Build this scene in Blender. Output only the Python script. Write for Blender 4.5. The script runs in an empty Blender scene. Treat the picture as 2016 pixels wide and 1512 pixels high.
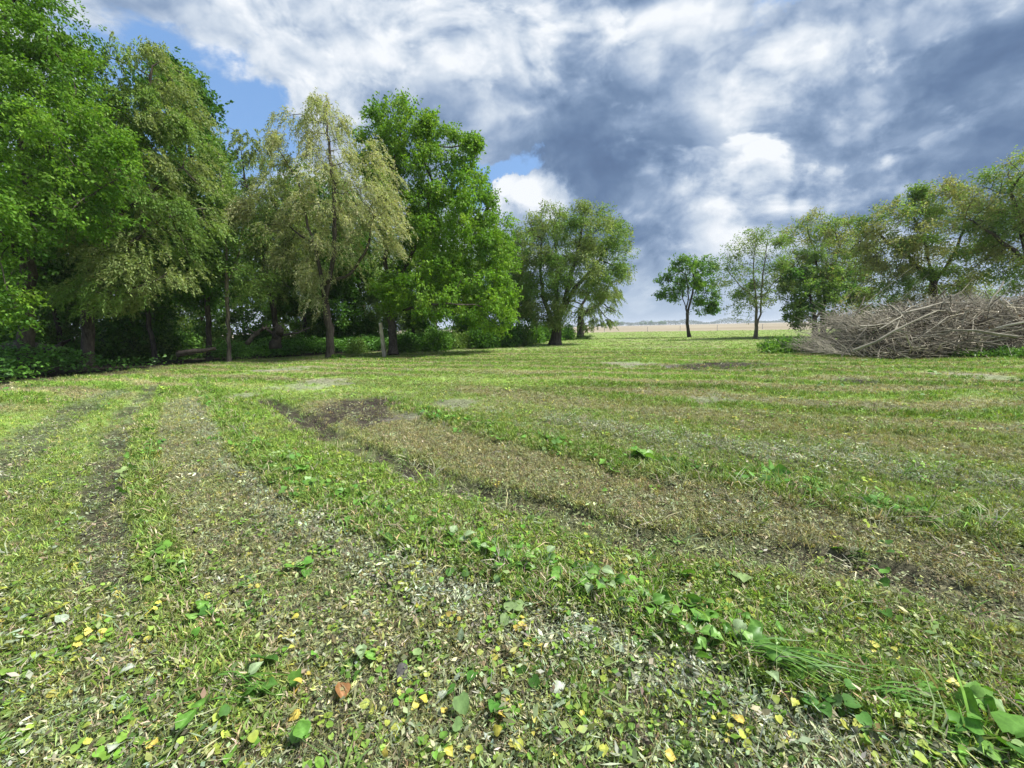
import bpy, bmesh, math, random
import numpy as np
from mathutils import Vector, Matrix

random.seed(7)
RNG = np.random.default_rng(7)
SC = bpy.context.scene
COL = SC.collection

# ------------------------------------------------------------------ camera
CAM_H, FPX = 1.5, 757.0
PITCH, ROLL = math.radians(8.3), math.radians(1.25)
_f = Vector((0, math.cos(PITCH), -math.sin(PITCH)))
_r0 = Vector((1, 0, 0)); _u0 = Vector((0, math.sin(PITCH), math.cos(PITCH)))
CR = _r0 * math.cos(ROLL) - _u0 * math.sin(ROLL)
CU = _r0 * math.sin(ROLL) + _u0 * math.cos(ROLL)
CF = _f
cam = bpy.data.cameras.new('camera')
cam.sensor_width = 36.0
cam.lens = FPX / 2016 * 36.0
cam.clip_start = 0.05
cam.clip_end = 30000
camo = bpy.data.objects.new('camera', cam)
COL.objects.link(camo)
m = Matrix.Identity(4)
for i in range(3):
    m[i][0] = CR[i]; m[i][1] = CU[i]; m[i][2] = -CF[i]
m[2][3] = CAM_H
camo.matrix_world = m
SC.camera = camo

def ray(px, py):
    return CR * ((px - 1008) / FPX) + CU * ((756 - py) / FPX) + CF
def gp(px, py):
    d = ray(px, py)
    t = CAM_H / -d.z
    return Vector((d.x * t, d.y * t, 0))
def at(px, py, Y):
    d = ray(px, py)
    t = Y / d.y
    return Vector((d.x * t, Y, CAM_H + d.z * t))

# ------------------------------------------------------------------ light
SUN_AZ, SUN_EL = math.radians(92), math.radians(54)     # azimuth from +Y towards +X
SUN_DIR = Vector((math.sin(SUN_AZ) * math.cos(SUN_EL), math.cos(SUN_AZ) * math.cos(SUN_EL), math.sin(SUN_EL)))
sun = bpy.data.lights.new('sun', 'SUN')
sun.energy = 5.0
sun.angle = math.radians(9)
sun.color = (1.0, 0.975, 0.93)
suno = bpy.data.objects.new('sun', sun)
suno.rotation_euler = (-SUN_DIR).to_track_quat('-Z', 'Y').to_euler()
suno.location = (20, 10, 40)
COL.objects.link(suno)
SC.view_settings.view_transform = 'Standard'
SC.view_settings.look = 'None'
SC.view_settings.gamma = 1.0
SC.view_settings.exposure = 0.80
SC.view_settings.use_curve_mapping = False
SC.cycles.max_bounces = 8
SC.cycles.diffuse_bounces = 4
SC.cycles.transmission_bounces = 4
SC.cycles.transparent_max_bounces = 8
SC.cycles.volume_bounces = 0
SC.cycles.use_denoising = True

# ------------------------------------------------------------------ node helper
class NT:
    def __init__(self, tree):
        self.t = tree; self.n = tree.nodes; self.l = tree.links
        self.n.clear()
    def node(self, typ, **kw):
        nd = self.n.new(typ)
        for k, v in kw.items(): setattr(nd, k, v)
        return nd
    def put(self, sock, v):
        if v is None: return
        if isinstance(v, bpy.types.NodeSocket): self.l.new(v, sock)
        else: sock.default_value = v
    def math(self, op, a, b=None, clamp=False):
        nd = self.node('ShaderNodeMath', operation=op, use_clamp=clamp)
        self.put(nd.inputs[0], a); self.put(nd.inputs[1], b)
        return nd.outputs[0]
    def vmath(self, op, a, b=None):
        nd = self.node('ShaderNodeVectorMath', operation=op)
        self.put(nd.inputs[0], a)
        if op == 'SCALE': self.put(nd.inputs['Scale'], b)
        else: self.put(nd.inputs[1], b)
        return nd.outputs['Value'] if op in ('DOT_PRODUCT', 'LENGTH') else nd.outputs[0]
    def noise(self, vec, scale, detail=4, rough=.5, dist=0, dims='3D', lac=2.0):
        nd = self.node('ShaderNodeTexNoise', noise_dimensions=dims)
        self.put(nd.inputs['Vector'], vec); nd.inputs['Scale'].default_value = scale
        nd.inputs['Detail'].default_value = detail; nd.inputs['Roughness'].default_value = rough
        nd.inputs['Distortion'].default_value = dist; nd.inputs['Lacunarity'].default_value = lac
        return nd.outputs['Fac'], nd.outputs['Color']
    def remap(self, v, a, b, c=0., d=1., smooth=True):
        nd = self.node('ShaderNodeMapRange', interpolation_type='SMOOTHSTEP' if smooth else 'LINEAR')
        self.put(nd.inputs[0], v)
        for i, q in enumerate((a, b, c, d)): nd.inputs[i + 1].default_value = q
        return nd.outputs[0]
    def ramp(self, v, stops):
        nd = self.node('ShaderNodeValToRGB')
        self.put(nd.inputs[0], v)
        e = nd.color_ramp.elements
        while len(e) < len(stops): e.new(0.5)
        for el, (p, c) in zip(e, stops):
            el.position = p; el.color = (*c, 1)
        return nd.outputs[0]
    def mix(self, fac, a, b, blend='MIX'):
        nd = self.node('ShaderNodeMix', data_type='RGBA', blend_type=blend)
        self.put(nd.inputs[0], fac); self.put(nd.inputs[6], a if isinstance(a, bpy.types.NodeSocket) else (*a, 1))
        self.put(nd.inputs[7], b if isinstance(b, bpy.types.NodeSocket) else (*b, 1))
        return nd.outputs[2]

# ------------------------------------------------------------------ sky
world = bpy.data.worlds.new('World')
SC.world = world
world.use_nodes = True
world.cycles.sampling_method = 'MANUAL'
world.cycles.sample_map_resolution = 256
T = NT(world.node_tree)
tc = T.node('ShaderNodeTexCoord').outputs['Generated']
d = T.vmath('NORMALIZE', tc)
sep = T.node('ShaderNodeSeparateXYZ'); T.l.new(d, sep.inputs[0])
zz = T.math('MAXIMUM', sep.outputs[2], 0.0)
inv = T.math('DIVIDE', 1.0, T.math('ADD', T.math('ABSOLUTE', sep.outputs[1]), 0.55))
P = T.vmath('SCALE', T.vmath('MULTIPLY', d, (1.5, .8, 2.3)), inv)
_, wc = T.noise(P, 2.2, 3, .5)
warp = T.vmath('SUBTRACT', wc, (.5, .5, .5))
P2 = T.vmath('ADD', P, T.vmath('SCALE', warp, 0.22))
UP = (.03, -.01, .10)
nA, _ = T.noise(P2, 2.6, 10, .60)
nS, _ = T.noise(T.vmath('ADD', P2, UP), 2.6, 6, .5)
nF, _ = T.noise(P2, 8, 7, .66)
def bil(vec, scale, det):
    """billow: rounded puffs parted by creases"""
    nd = T.node('ShaderNodeTexNoise', noise_type='RIDGED_MULTIFRACTAL', normalize=False)
    T.put(nd.inputs['Vector'], vec); nd.inputs['Scale'].default_value = scale
    nd.inputs['Detail'].default_value = det; nd.inputs['Roughness'].default_value = .5
    nd.inputs['Offset'].default_value = 1.0; nd.inputs['Gain'].default_value = 1.6
    return nd.outputs['Fac']
vA = bil(P2, 3.4, 6); vS = bil(T.vmath('ADD', P2, (.015, -.01, .045)), 3.4, 4)
puff = T.math('ADD', T.math('MULTIPLY', T.math('SUBTRACT', vS, vA), .30), T.math('MULTIPLY', T.math('SUBTRACT', .9, vA), .12))
# a second layer of sharper cumulus heaps in front of the soft deck
PB = T.vmath('ADD', P2, (3.7, 1.1, 5.3))
nB, _ = T.noise(PB, 2.9, 10, .57); nBS, _ = T.noise(T.vmath('ADD', PB, (.03, 0, .055)), 2.9, 8, .57)
heap = T.remap(nB, .50, .565)
heapL = T.math('ADD', .06, T.math('MULTIPLY', T.math('SUBTRACT', nB, nBS), 2.3))
_, w2 = T.noise(d, 4.0, 7, .62)
dw = T.vmath('NORMALIZE', T.vmath('ADD', d, T.vmath('SCALE', T.vmath('SUBTRACT', w2, (.5, .5, .5)), 0.34)))
def blobs(lst):
    tot = None
    for (px, py, rad, amp) in lst:
        c = ray(px, py).normalized()
        dp = T.vmath('DOT_PRODUCT', dw, tuple(c))
        v = T.remap(dp, math.cos(math.radians(rad)), math.cos(math.radians(rad * .1)), 0, amp)
        tot = v if tot is None else T.math('ADD', tot, v)
    return tot
cov_b = blobs([(410, 225, 13, -.26), (470, 260, 7, -.12), (1050, 350, 5, -.22), (960, 395, 6, -.22), (1530, -10, 4, -.2),
               (1300, 250, 30, .16), (1070, 395, 4.5, .42), (640, 60, 24, .13), (1800, 150, 28, .16), (1450, 400, 16, .14), (250, 20, 20, .10), (590, 190, 5, .10)])
lum_b = blobs([(1200, 290, 14, -.30), (1130, 340, 8, -.16), (1400, 290, 12, -.20), (1680, 310, 10, -.16), (1900, 330, 14, -.20), (1900, 210, 9, -.10), (960, 200, 10, -.08),
               (1290, 440, 6, -.16), (1760, 300, 10, -.14), (2000, 290, 10, -.14), (1520, 290, 8, -.10), (820, 250, 8, -.10), (1560, 470, 12, -.06), (1990, 20, 5, -.2), (420, 130, 10, -.05),
               (790, 40, 6, .18), (1560, 165, 5, .22), (1450, 50, 11, .03), (1850, 60, 14, .06), (520, 90, 16, .06), (1000, 60, 10, .10), (1072, 385, 5, .62), (640, 150, 9, .12), (870, 150, 7, .20),
               (1480, 378, 6, .34), (1690, 388, 5, .34), (1300, 378, 5, .34), (1580, 380, 5, .2), (1390, 375, 5, .2), (160, 40, 14, .10), (1700, 230, 4, .26), (1290, 130, 7, .10)])
low = T.remap(zz, .0, .16, .22, 0)
cover = T.remap(T.math('ADD', T.math('ADD', nA, cov_b), low), .38, .50)
shade = T.math('MULTIPLY', T.math('SUBTRACT', nA, nS), 1.7)
edge_ = T.remap(nA, .40, .62, .10, -.06)
lum = T.math('ADD', T.math('ADD', T.math('ADD', .57, shade), lum_b), T.math('ADD', T.math('ADD', edge_, puff), T.math('MULTIPLY', T.math('SUBTRACT', nF, .5), .44)))
lum = T.math('ADD', lum, T.math('MULTIPLY', heap, heapL))
ccol = T.ramp(T.math('MULTIPLY', T.math('ADD', lum, .35), 1 / 1.4), [(0.0, (.095, .15, .27)), (.25, (.125, .195, .33)), (.42, (.17, .25, .39)), (.56, (.25, .34, .49)), (.68, (.39, .475, .61)), (.80, (.57, .64, .735)), (.97, (.82, .85, .89))])
hz = T.remap(zz, .0, .20, 1, 0)
ccol = T.mix(T.math('MULTIPLY', hz, .72), ccol, (.43, .53, .66))
sky = T.node('ShaderNodeTexSky', sky_type='NISHITA')
sky.sun_disc = False
sky.sun_elevation = SUN_EL
sky.sun_rotation = SUN_AZ
sky.air_density = 1.2; sky.dust_density = 1.5; sky.ozone_density = 2.0
bgS = T.node('ShaderNodeBackground'); skyc = T.mix(.55, sky.outputs[0], (1.25, 2.55, 5.0)); T.l.new(skyc, bgS.inputs[0]); bgS.inputs[1].default_value = 0.105
bgC = T.node('ShaderNodeBackground'); T.l.new(ccol, bgC.inputs[0]); bgC.inputs[1].default_value = 0.66
mx = T.node('ShaderNodeMixShader')
T.l.new(cover, mx.inputs[0]); T.l.new(bgS.outputs[0], mx.inputs[1]); T.l.new(bgC.outputs[0], mx.inputs[2])
wo = T.node('ShaderNodeOutputWorld'); T.l.new(mx.outputs[0], wo.inputs[0])

# ------------------------------------------------------------------ object helpers
def tag(o, label=None, cat=None, group=None, kind=None):
    if label: o['label'] = label
    if cat: o['category'] = cat
    if group: o['group'] = group
    if kind: o['kind'] = kind
    return o
def link(name, me, mat=None, parent=None, loc=None):
    o = bpy.data.objects.new(name, me); COL.objects.link(o)
    if mat is not None and me is not None and not me.materials: me.materials.append(mat)
    if parent: o.parent = parent
    if loc is not None: o.location = loc
    return o
def empty(name, loc=(0, 0, 0)):
    o = bpy.data.objects.new(name, None); COL.objects.link(o); o.location = loc
    o.empty_display_size = .2
    return o
def np_mesh(name, V, F, tint=None, smooth=False):
    """V (n,3); F (m,k) all faces with k corners; or a list of such arrays"""
    Fs = F if isinstance(F, list) else [F]
    Fs = [f for f in Fs if len(f)]
    me = bpy.data.meshes.new(name)
    V = np.asarray(V, np.float32)
    me.vertices.add(len(V)); me.vertices.foreach_set('co', V.ravel())
    nl = sum(f.size for f in Fs); nf = sum(len(f) for f in Fs)
    me.loops.add(nl); me.polygons.add(nf)
    me.loops.foreach_set('vertex_index', np.concatenate([f.ravel() for f in Fs]).astype(np.int32))
    tot = np.concatenate([np.full(len(f), f.shape[1]) for f in Fs])
    st = np.concatenate([[0], np.cumsum(tot)[:-1]])
    me.polygons.foreach_set('loop_start', st.astype(np.int32))
    if smooth: me.polygons.foreach_set('use_smooth', np.ones(nf, bool))
    if tint is not None:
        a = me.attributes.new('tint', 'FLOAT_COLOR', 'POINT')
        t = np.ones((len(V), 4), np.float32); t[:, :3] = tint
        a.data.foreach_set('color', t.ravel())
    me.update(calc_edges=True)
    return me

# value noise -------------------------------------------------------
_perm = np.random.default_rng(3).random((256, 256))
def vnoise(x, y):
    xi = np.floor(x).astype(int); yi = np.floor(y).astype(int)
    fx = x - xi; fy = y - yi
    fx = fx * fx * (3 - 2 * fx); fy = fy * fy * (3 - 2 * fy)
    a = _perm[xi & 255, yi & 255]; b = _perm[(xi + 1) & 255, yi & 255]
    c = _perm[xi & 255, (yi + 1) & 255]; e = _perm[(xi + 1) & 255, (yi + 1) & 255]
    return (a * (1 - fx) + b * fx) * (1 - fy) + (c * (1 - fx) + e * fx) * fy
def fbm(x, y, o=4):
    s = 0; amp = .5; tot = 0
    for i in range(o):
        s = s + amp * vnoise(x + 17.3 * i, y - 9.1 * i); tot += amp
        x = x * 2.03; y = y * 2.03; amp *= .5
    return s / tot
def sstep(a, b, x):
    t = np.clip((x - a) / (b - a), 0, 1)
    return t * t * (3 - 2 * t)

# ------------------------------------------------------------------ materials
def mat_new(name):
    mt = bpy.data.materials.new(name); mt.use_nodes = True
    return mt, NT(mt.node_tree)
def leaf_mat(name, translucency=.35, rough=.5, spec=.3, instancer=False, gain=1.0):
    mt, T = mat_new(name)
    at_ = T.node('ShaderNodeAttribute', attribute_name='tint', attribute_type='INSTANCER' if instancer else 'GEOMETRY')
    col = at_.outputs['Color']
    if instancer:
        oi = T.node('ShaderNodeAttribute', attribute_name='frag', attribute_type='GEOMETRY').outputs['Color']
        col = T.mix(1.0, col, oi, 'MULTIPLY')
    tcn = T.node('ShaderNodeTexCoord')
    nz, _ = T.noise(tcn.outputs['Object'], 9 if not instancer else 60, 3, .6)
    k = T.remap(nz, .25, .75, .78 * gain, 1.22 * gain)
    cmb = T.node('ShaderNodeCombineColor')
    for i in range(3): T.l.new(k, cmb.inputs[i])
    col = T.mix(1.0, col, cmb.outputs[0], 'MULTIPLY')
    pr = T.node('ShaderNodeBsdfPrincipled'); T.l.new(col, pr.inputs['Base Color'])
    pr.inputs['Roughness'].default_value = rough; pr.inputs['Specular IOR Level'].default_value = spec
    tr = T.node('ShaderNodeBsdfTranslucent')
    tcol = T.mix(1.0, col, (1.15, 1.2, .55), 'MULTIPLY'); T.l.new(tcol, tr.inputs['Color'])
    mxs = T.node('ShaderNodeMixShader'); mxs.inputs[0].default_value = translucency
    T.l.new(pr.outputs[0], mxs.inputs[1]); T.l.new(tr.outputs[0], mxs.inputs[2])
    out = T.node('ShaderNodeOutputMaterial'); T.l.new(mxs.outputs[0], out.inputs[0])
    return mt
def bark_mat(name, c1, c2, scale=6, bump=.5, rough=.9, vary=0, attr=None):
    mt, T = mat_new(name)
    tcn = T.node('ShaderNodeTexCoord')
    v = T.vmath('MULTIPLY', tcn.outputs['Object'], (1, 1, .18))
    n1, _ = T.noise(v, scale * 2.2, 6, .65, .4)
    n2, _ = T.noise(tcn.outputs['Object'], scale * .35, 4, .5)
    f = T.math('ADD', T.math('MULTIPLY', n1, .7), T.math('MULTIPLY', n2, .35))
    col = T.mix(T.remap(f, .36, .68), c1, c2)
    if vary:
        rnd = T.node('ShaderNodeObjectInfo').outputs['Random']
        col = T.mix(T.remap(rnd, 0, 1, 0, vary, False), col, T.mix(.5, col, c1, 'MULTIPLY'))
    if attr:
        col = T.mix(1.0, col, T.node('ShaderNodeAttribute', attribute_name=attr).outputs['Color'], 'MULTIPLY')
    pr = T.node('ShaderNodeBsdfPrincipled'); T.l.new(col, pr.inputs['Base Color'])
    pr.inputs['Roughness'].default_value = rough; pr.inputs['Specular IOR Level'].default_value = .15
    bp = T.node('ShaderNodeBump'); bp.inputs['Strength'].default_value = bump; bp.inputs['Distance'].default_value = .03
    T.l.new(n1, bp.inputs['Height']); T.l.new(bp.outputs[0], pr.inputs['Normal'])
    out = T.node('ShaderNodeOutputMaterial'); T.l.new(pr.outputs[0], out.inputs[0])
    return mt
M_LEAF = leaf_mat('tree_leaf', .42, .55, .18)
M_WEED = leaf_mat('weed_leaf', .30, .45, .35)
M_GRASS = leaf_mat('grass_blade', .25, .6, .2, instancer=True)
M_BARK = bark_mat('bark_dark', (.028, .022, .018), (.105, .088, .072))
M_BARKP = bark_mat('bark_pale', (.06, .048, .038), (.23, .19, .155))
M_DEAD = bark_mat('dead_branch', (.19, .17, .125), (.47, .435, .345), 3, .3, vary=1.0)
M_DEADD = bark_mat('dead_branch_dark', (.10, .08, .058), (.34, .295, .235), 1.2, .3)
M_TWIG = bark_mat('twig_mass', (.29, .262, .195), (.50, .46, .365), 2, .2, attr='tint')
M_POST = bark_mat('weathered_wood', (.24, .20, .15), (.50, .43, .34), 7, .4)
M_FPOST = bark_mat('fence_post_wood', (.30, .28, .25), (.55, .53, .5), 7, .2)
M_STONE = bark_mat('stone', (.05, .048, .045), (.12, .115, .105), 20, .4)

# ------------------------------------------------------------------ ground layout (world metres)
def line(pts): return np.array([tuple(gp(*p))[:2] for p in pts])
ROWS = {  # name: (centre line, half width in m, strength)
 'dark_far_left': (line([(-140, 1010), (0, 915), (80, 850), (170, 797), (240, 765)]), .30),
 'dark_left': (line([(300, 760), (245, 820), (215, 900), (205, 990), (212, 1080), (260, 1160), (330, 1230)]), .17),
 'green_left': (line([(330, 770), (290, 830), (280, 900), (290, 980), (310, 1080), (345, 1180), (420, 1290), (520, 1400)]), .13),
 'brown_left': (line([(350, 790), (345, 850), (380, 920), (420, 1000), (480, 1100), (600, 1200), (800, 1320)]), .62),
 'grey_mid': (line([(385, 790), (430, 850), (510, 930), (620, 1020), (780, 1100), (960, 1160), (1150, 1230), (1400, 1330), (1620, 1430), (1900, 1560)]), .26),
 'green_mid': (line([(395, 745), (425, 800), (490, 880), (570, 950), (680, 1005), (860, 1075), (1060, 1145), (1280, 1220), (1500, 1310), (1720, 1380), (2016, 1480)]), .20),
 'bright_mid': (line([(470, 770), (560, 830), (680, 905), (850, 985), (1050, 1050), (1300, 1120), (1600, 1215), (2016, 1360)]), .62),
 'dark_mid': (line([(520, 785), (600, 825), (700, 880), (830, 932), (960, 975), (1080, 1005), (1240, 1055), (1420, 1080), (1620, 1105), (1800, 1150), (2050, 1215)]), .17),
 'brown_mid': (line([(640, 800), (760, 845), (900, 885), (1080, 930), (1300, 985), (1560, 1050), (1800, 1090), (2050, 1130)]), .75),
 'green_right': (line([(760, 790), (860, 818), (1000, 862), (1150, 893), (1300, 922), (1480, 950), (1650, 985), (1850, 1030), (2060, 1080)]), .28),
 'dark_right': (line([(1380, 945), (1500, 965), (1650, 1000), (1800, 1030), (1950, 1060), (2100, 1100)]), .42),
 'tan_far': (line([(930, 765), (1080, 790), (1260, 800), (1450, 822), (1650, 850), (1850, 868), (2060, 885)]), .55),
 'grey_far': (line([(1100, 825), (1300, 858), (1480, 884), (1680, 905), (1860, 930), (2060, 960)]), .34),
 'grey_far_edge': (line([(1300, 775), (1500, 790), (1700, 803), (1900, 812), (2060, 818)]), .45),
 'grey_far_up': (line([(1700, 750), (1850, 765), (2060, 790)]), .9),
}
def pt(px, py, rx, ry):
    c = gp(px, py); a = gp(px + rx, py); b = gp(px, py - ry); e = gp(px, py + ry)
    return (c.x, (b.y + e.y) / 2, (a - c).length, abs(b.y - e.y) / 2)
SOIL = [pt(690, 812, 110, 28), pt(1430, 719, 130, 9), pt(155, 803, 18, 7), pt(1690, 750, 40, 6), pt(780, 1320, 30, 16)]
PALE = [pt(620, 756, 60, 10), pt(472, 777, 32, 5), pt(893, 793, 38, 7), pt(815, 818, 50, 8), pt(1395, 788, 60, 6), pt(1240, 716, 60, 6), pt(1960, 745, 60, 12), pt(560, 728, 60, 6)]
def dist_line(x, y, L):
    best = np.full(x.shape, 1e9)
    for (a, b) in zip(L[:-1], L[1:]):
        ab = b - a; q = ab @ ab
        t = np.clip(((x - a[0]) * ab[0] + (y - a[1]) * ab[1]) / q, 0, 1)
        best = np.minimum(best, np.hypot(x - a[0] - t * ab[0], y - a[1] - t * ab[1]))
    return best
def row(x, y, k, wob, fade=1.0, soft=.32):
    L, w = ROWS[k]
    return 1 - sstep(1 - soft, 1 + soft, dist_line(x, y, L) / w + wob)
HEDGE = line([(-700, 830), (-300, 790), (0, 752), (200, 735), (400, 714), (560, 702), (700, 694), (900, 688), (1010, 678)])
HEDGE = np.vstack([HEDGE, [(4, 60), (8, 95)]])
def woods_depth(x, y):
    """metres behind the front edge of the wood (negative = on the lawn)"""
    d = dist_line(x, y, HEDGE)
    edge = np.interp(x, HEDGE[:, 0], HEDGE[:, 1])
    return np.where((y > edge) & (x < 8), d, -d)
def fields(x, y):
    x = np.asarray(x, float); y = np.asarray(y, float)
    r = np.hypot(x, y)
    wob = (fbm(x * 2.2, y * 2.2, 3) - .5) * .9 + (fbm(x * 9, y * 9, 2) - .5) * .6
    streak = fbm(x * .22 + 11, (y + .25 * x) * 1.5, 4)
    R = {k: row(x, y, k, wob) for k in ROWS}
    big = fbm(x * .55 + 3, y * .55, 3); mid = fbm(x * 2.1, y * 2.1 + 5, 3)
    stripe = .5 + .5 * np.sin((y * .93 + x * .35 + (big - .5) * 1.5) * 2 * math.pi / 1.7)
    smask = sstep(5, 9, r - 6 * (1 - sstep(-1, 3, x))) * (1 - np.maximum.reduce([R[q] for q in ('brown_mid', 'brown_left', 'dark_left', 'dark_far_left', 'dark_mid', 'grey_mid')]))
    soil = np.zeros_like(x); pale = np.zeros_like(x)
    for (cx, cy, a, b) in SOIL:
        e = np.hypot((x - cx) / a, (y - cy) / b) + (mid - .5) * 1.2
        soil = np.maximum(soil, 1 - sstep(.6, 1.25, e))
    for (cx, cy, a, b) in PALE:
        e = np.hypot((x - cx) / a, (y - cy) / b) + (mid - .5) * 2.0 + (fbm(x * 7, y * 7, 2) - .5) * .9
        pale = np.maximum(pale, 1 - sstep(.55, 1.2, e))
    near = 1 - sstep(2.2, 4.5, r)
    wd = woods_depth(x, y)
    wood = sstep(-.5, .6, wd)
    bare_edge = np.exp(-((wd + 1.3) / 1.1) ** 2) * sstep(.35, .6, mid + .12)
    soil = np.maximum.reduce([soil, .95 * R['dark_mid'] * sstep(.36, .56, mid + .06), .7 * R['dark_left'] * sstep(.32, .56, mid + .06), .5 * R['dark_far_left'] * sstep(.3, .55, mid + .06), .8 * R['dark_right'] * sstep(.42, .58, mid), .45 * bare_edge])
    clip = np.maximum.reduce([.95 * R['grey_mid'], .9 * R['grey_far'], .35 * R['dark_mid'], .9 * R['dark_right'], .6 * R['dark_left'], .7 * R['dark_far_left'], .75 * R['brown_left'], .7 * R['grey_far_edge'] * sstep(.4, .6, mid), .55 * R['grey_far_up'] * sstep(.35, .6, mid),
                              .8 * near * sstep(.34, .56, big + .08), .35 * sstep(.52, .68, mid) * (1 - sstep(8, 25, r)), .5 * sstep(.5, .66, big) * sstep(8, 14, r) * sstep(.42, .6, mid)])
    dry = np.maximum.reduce([.85 * R['brown_mid'], .6 * R['brown_left'], .75 * R['tan_far'], .55 * bare_edge, .5 * near * sstep(.5, .65, mid), .9 * sstep(.45, .8, stripe) * smask * sstep(.22, .45, big + .1), .35 * sstep(.56, .7, big)])
    lush = np.maximum.reduce([R['green_mid'], .9 * R['green_left'], 1.0 * R['green_right'] * sstep(.25, .45, mid + .1), .45 * R['bright_mid'], .95 * sstep(.5, .85, 1 - stripe) * smask * sstep(.22, .42, big + .1)])
    soil = soil * (1 - .8 * R['green_mid']) * (1 - .7 * R['green_left'])
    dry = dry * (1 - .7 * lush); clip = clip * (1 - .75 * lush)
    return dict(soil=soil, pale=pale, clip=clip, dry=dry, lush=lush, wood=wood, big=big, mid=mid, near=near, r=r, R=R, wd=wd, stripe=stripe, streak=streak, bright=R['bright_mid'] * (1 - .8 * R['dark_mid']))
def height(x, y, F=None):
    x = np.asarray(x, float); y = np.asarray(y, float)
    F = F or fields(x, y)
    r = F['r']
    h = (fbm(x * .35, y * .35, 3) - .5) * .14 * sstep(1.5, 8, r) + (F['mid'] - .5) * .035 + (fbm(x * 11, y * 11, 2) - .5) * .014
    R = F['R']
    h = h + .035 * R['green_mid'] + .03 * R['grey_mid'] - .05 * R['dark_mid'] - .03 * R['dark_left'] + .03 * R['green_right'] + .03 * R['grey_far'] + .02 * R['dark_right'] - .02 * R['dark_far_left'] - .02 * F['soil']
    h = h - .25 * sstep(92, 100, r)
    return h
# lawn sheet: polar, fine in front of the camera
ang = np.radians(np.concatenate([np.linspace(-180, -78, 24, endpoint=False), np.linspace(-78, 78, 330, endpoint=False), np.linspace(78, 180, 24, endpoint=False)]))
rad = np.concatenate([[.02], np.geomspace(.3, 100, 400)])
A_, R_ = np.meshgrid(ang, rad)
gx = (np.sin(A_) * R_).ravel(); gy = (np.cos(A_) * R_).ravel()
GF = fields(gx, gy)
gz = height(gx, gy, GF)
na, nr = len(ang), len(rad)
idx = np.arange(na * nr).reshape(nr, na)
nx = np.roll(idx, -1, axis=1)
quads = np.stack([idx[:-1], nx[:-1], nx[1:], idx[1:]], -1).reshape(-1, 4)[:, ::-1]
C_SOIL = np.array((.042, .034, .028)); C_PALE = np.array((.25, .23, .195)); C_CLIP = np.array((.165, .185, .12)); C_DRY = np.array((.255, .24, .125))
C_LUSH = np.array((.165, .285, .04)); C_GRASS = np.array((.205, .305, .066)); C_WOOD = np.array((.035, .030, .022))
def ground_col(F):
    def mixc(c, t, f): return c * (1 - f[:, None]) + t * f[:, None]
    c = np.tile(C_GRASS, (len(F['r']), 1)) * (.8 + .4 * F['big'])[:, None] * (1 + (F['streak'] - .5) * 1.3 * sstep(5, 10, F['r']))[:, None]
    c = mixc(c, C_DRY, np.clip(F['dry'], 0, 1)); c = mixc(c, C_LUSH, .8 * F['lush']); c = mixc(c, C_CLIP, .8 * F['clip'])
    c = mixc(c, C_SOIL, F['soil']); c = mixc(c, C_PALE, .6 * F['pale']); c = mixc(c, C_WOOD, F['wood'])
    return c
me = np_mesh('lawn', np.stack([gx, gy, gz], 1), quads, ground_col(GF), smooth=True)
a = me.attributes.new('near', 'FLOAT', 'POINT'); a.data.foreach_set('value', (1 - sstep(3, 14, GF['r'])).astype(np.float32))
mt, T = mat_new('lawn_ground')
tint = T.node('ShaderNodeAttribute', attribute_name='tint').outputs['Color']
nearA = T.node('ShaderNodeAttribute', attribute_name='near').outputs['Fac']
tcn = T.node('ShaderNodeTexCoord').outputs['Object']
n1, _ = T.noise(tcn, 45, 6, .7); n2, _ = T.noise(tcn, 9, 5, .65); n3, _ = T.noise(tcn, 1.6, 5, .6)
v1 = T.remap(n1, .25, .75, .45, 1.5); v2 = T.remap(n2, .25, .75, .62, 1.36); v3 = T.remap(n3, .3, .7, .82, 1.16)
k = T.math('MULTIPLY', T.math('MULTIPLY', v1, v2), v3)
cmb = T.node('ShaderNodeCombineColor')
for i in range(3): T.l.new(k, cmb.inputs[i])
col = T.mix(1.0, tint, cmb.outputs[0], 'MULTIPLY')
soilc = T.mix(T.remap(n2, .3, .7), (.045, .036, .029), (.10, .082, .062))
col = T.mix(T.math('MULTIPLY', nearA, .62), col, soilc)
pr = T.node('ShaderNodeBsdfPrincipled'); T.l.new(col, pr.inputs['Base Color'])
pr.inputs['Roughness'].default_value = .95; pr.inputs['Specular IOR Level'].default_value = .1
bp = T.node('ShaderNodeBump'); bp.inputs['Strength'].default_value = .8; bp.inputs['Distance'].default_value = .04
hsum = T.math('ADD', n1, T.math('MULTIPLY', n2, 1.5)); T.l.new(hsum, bp.inputs['Height']); T.l.new(bp.outputs[0], pr.inputs['Normal'])
out = T.node('ShaderNodeOutputMaterial'); T.l.new(pr.outputs[0], out.inputs[0])
tag(link('lawn', me, mt), 'freshly mown weedy lawn with curving rows of clippings', 'lawn', kind='structure')

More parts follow.
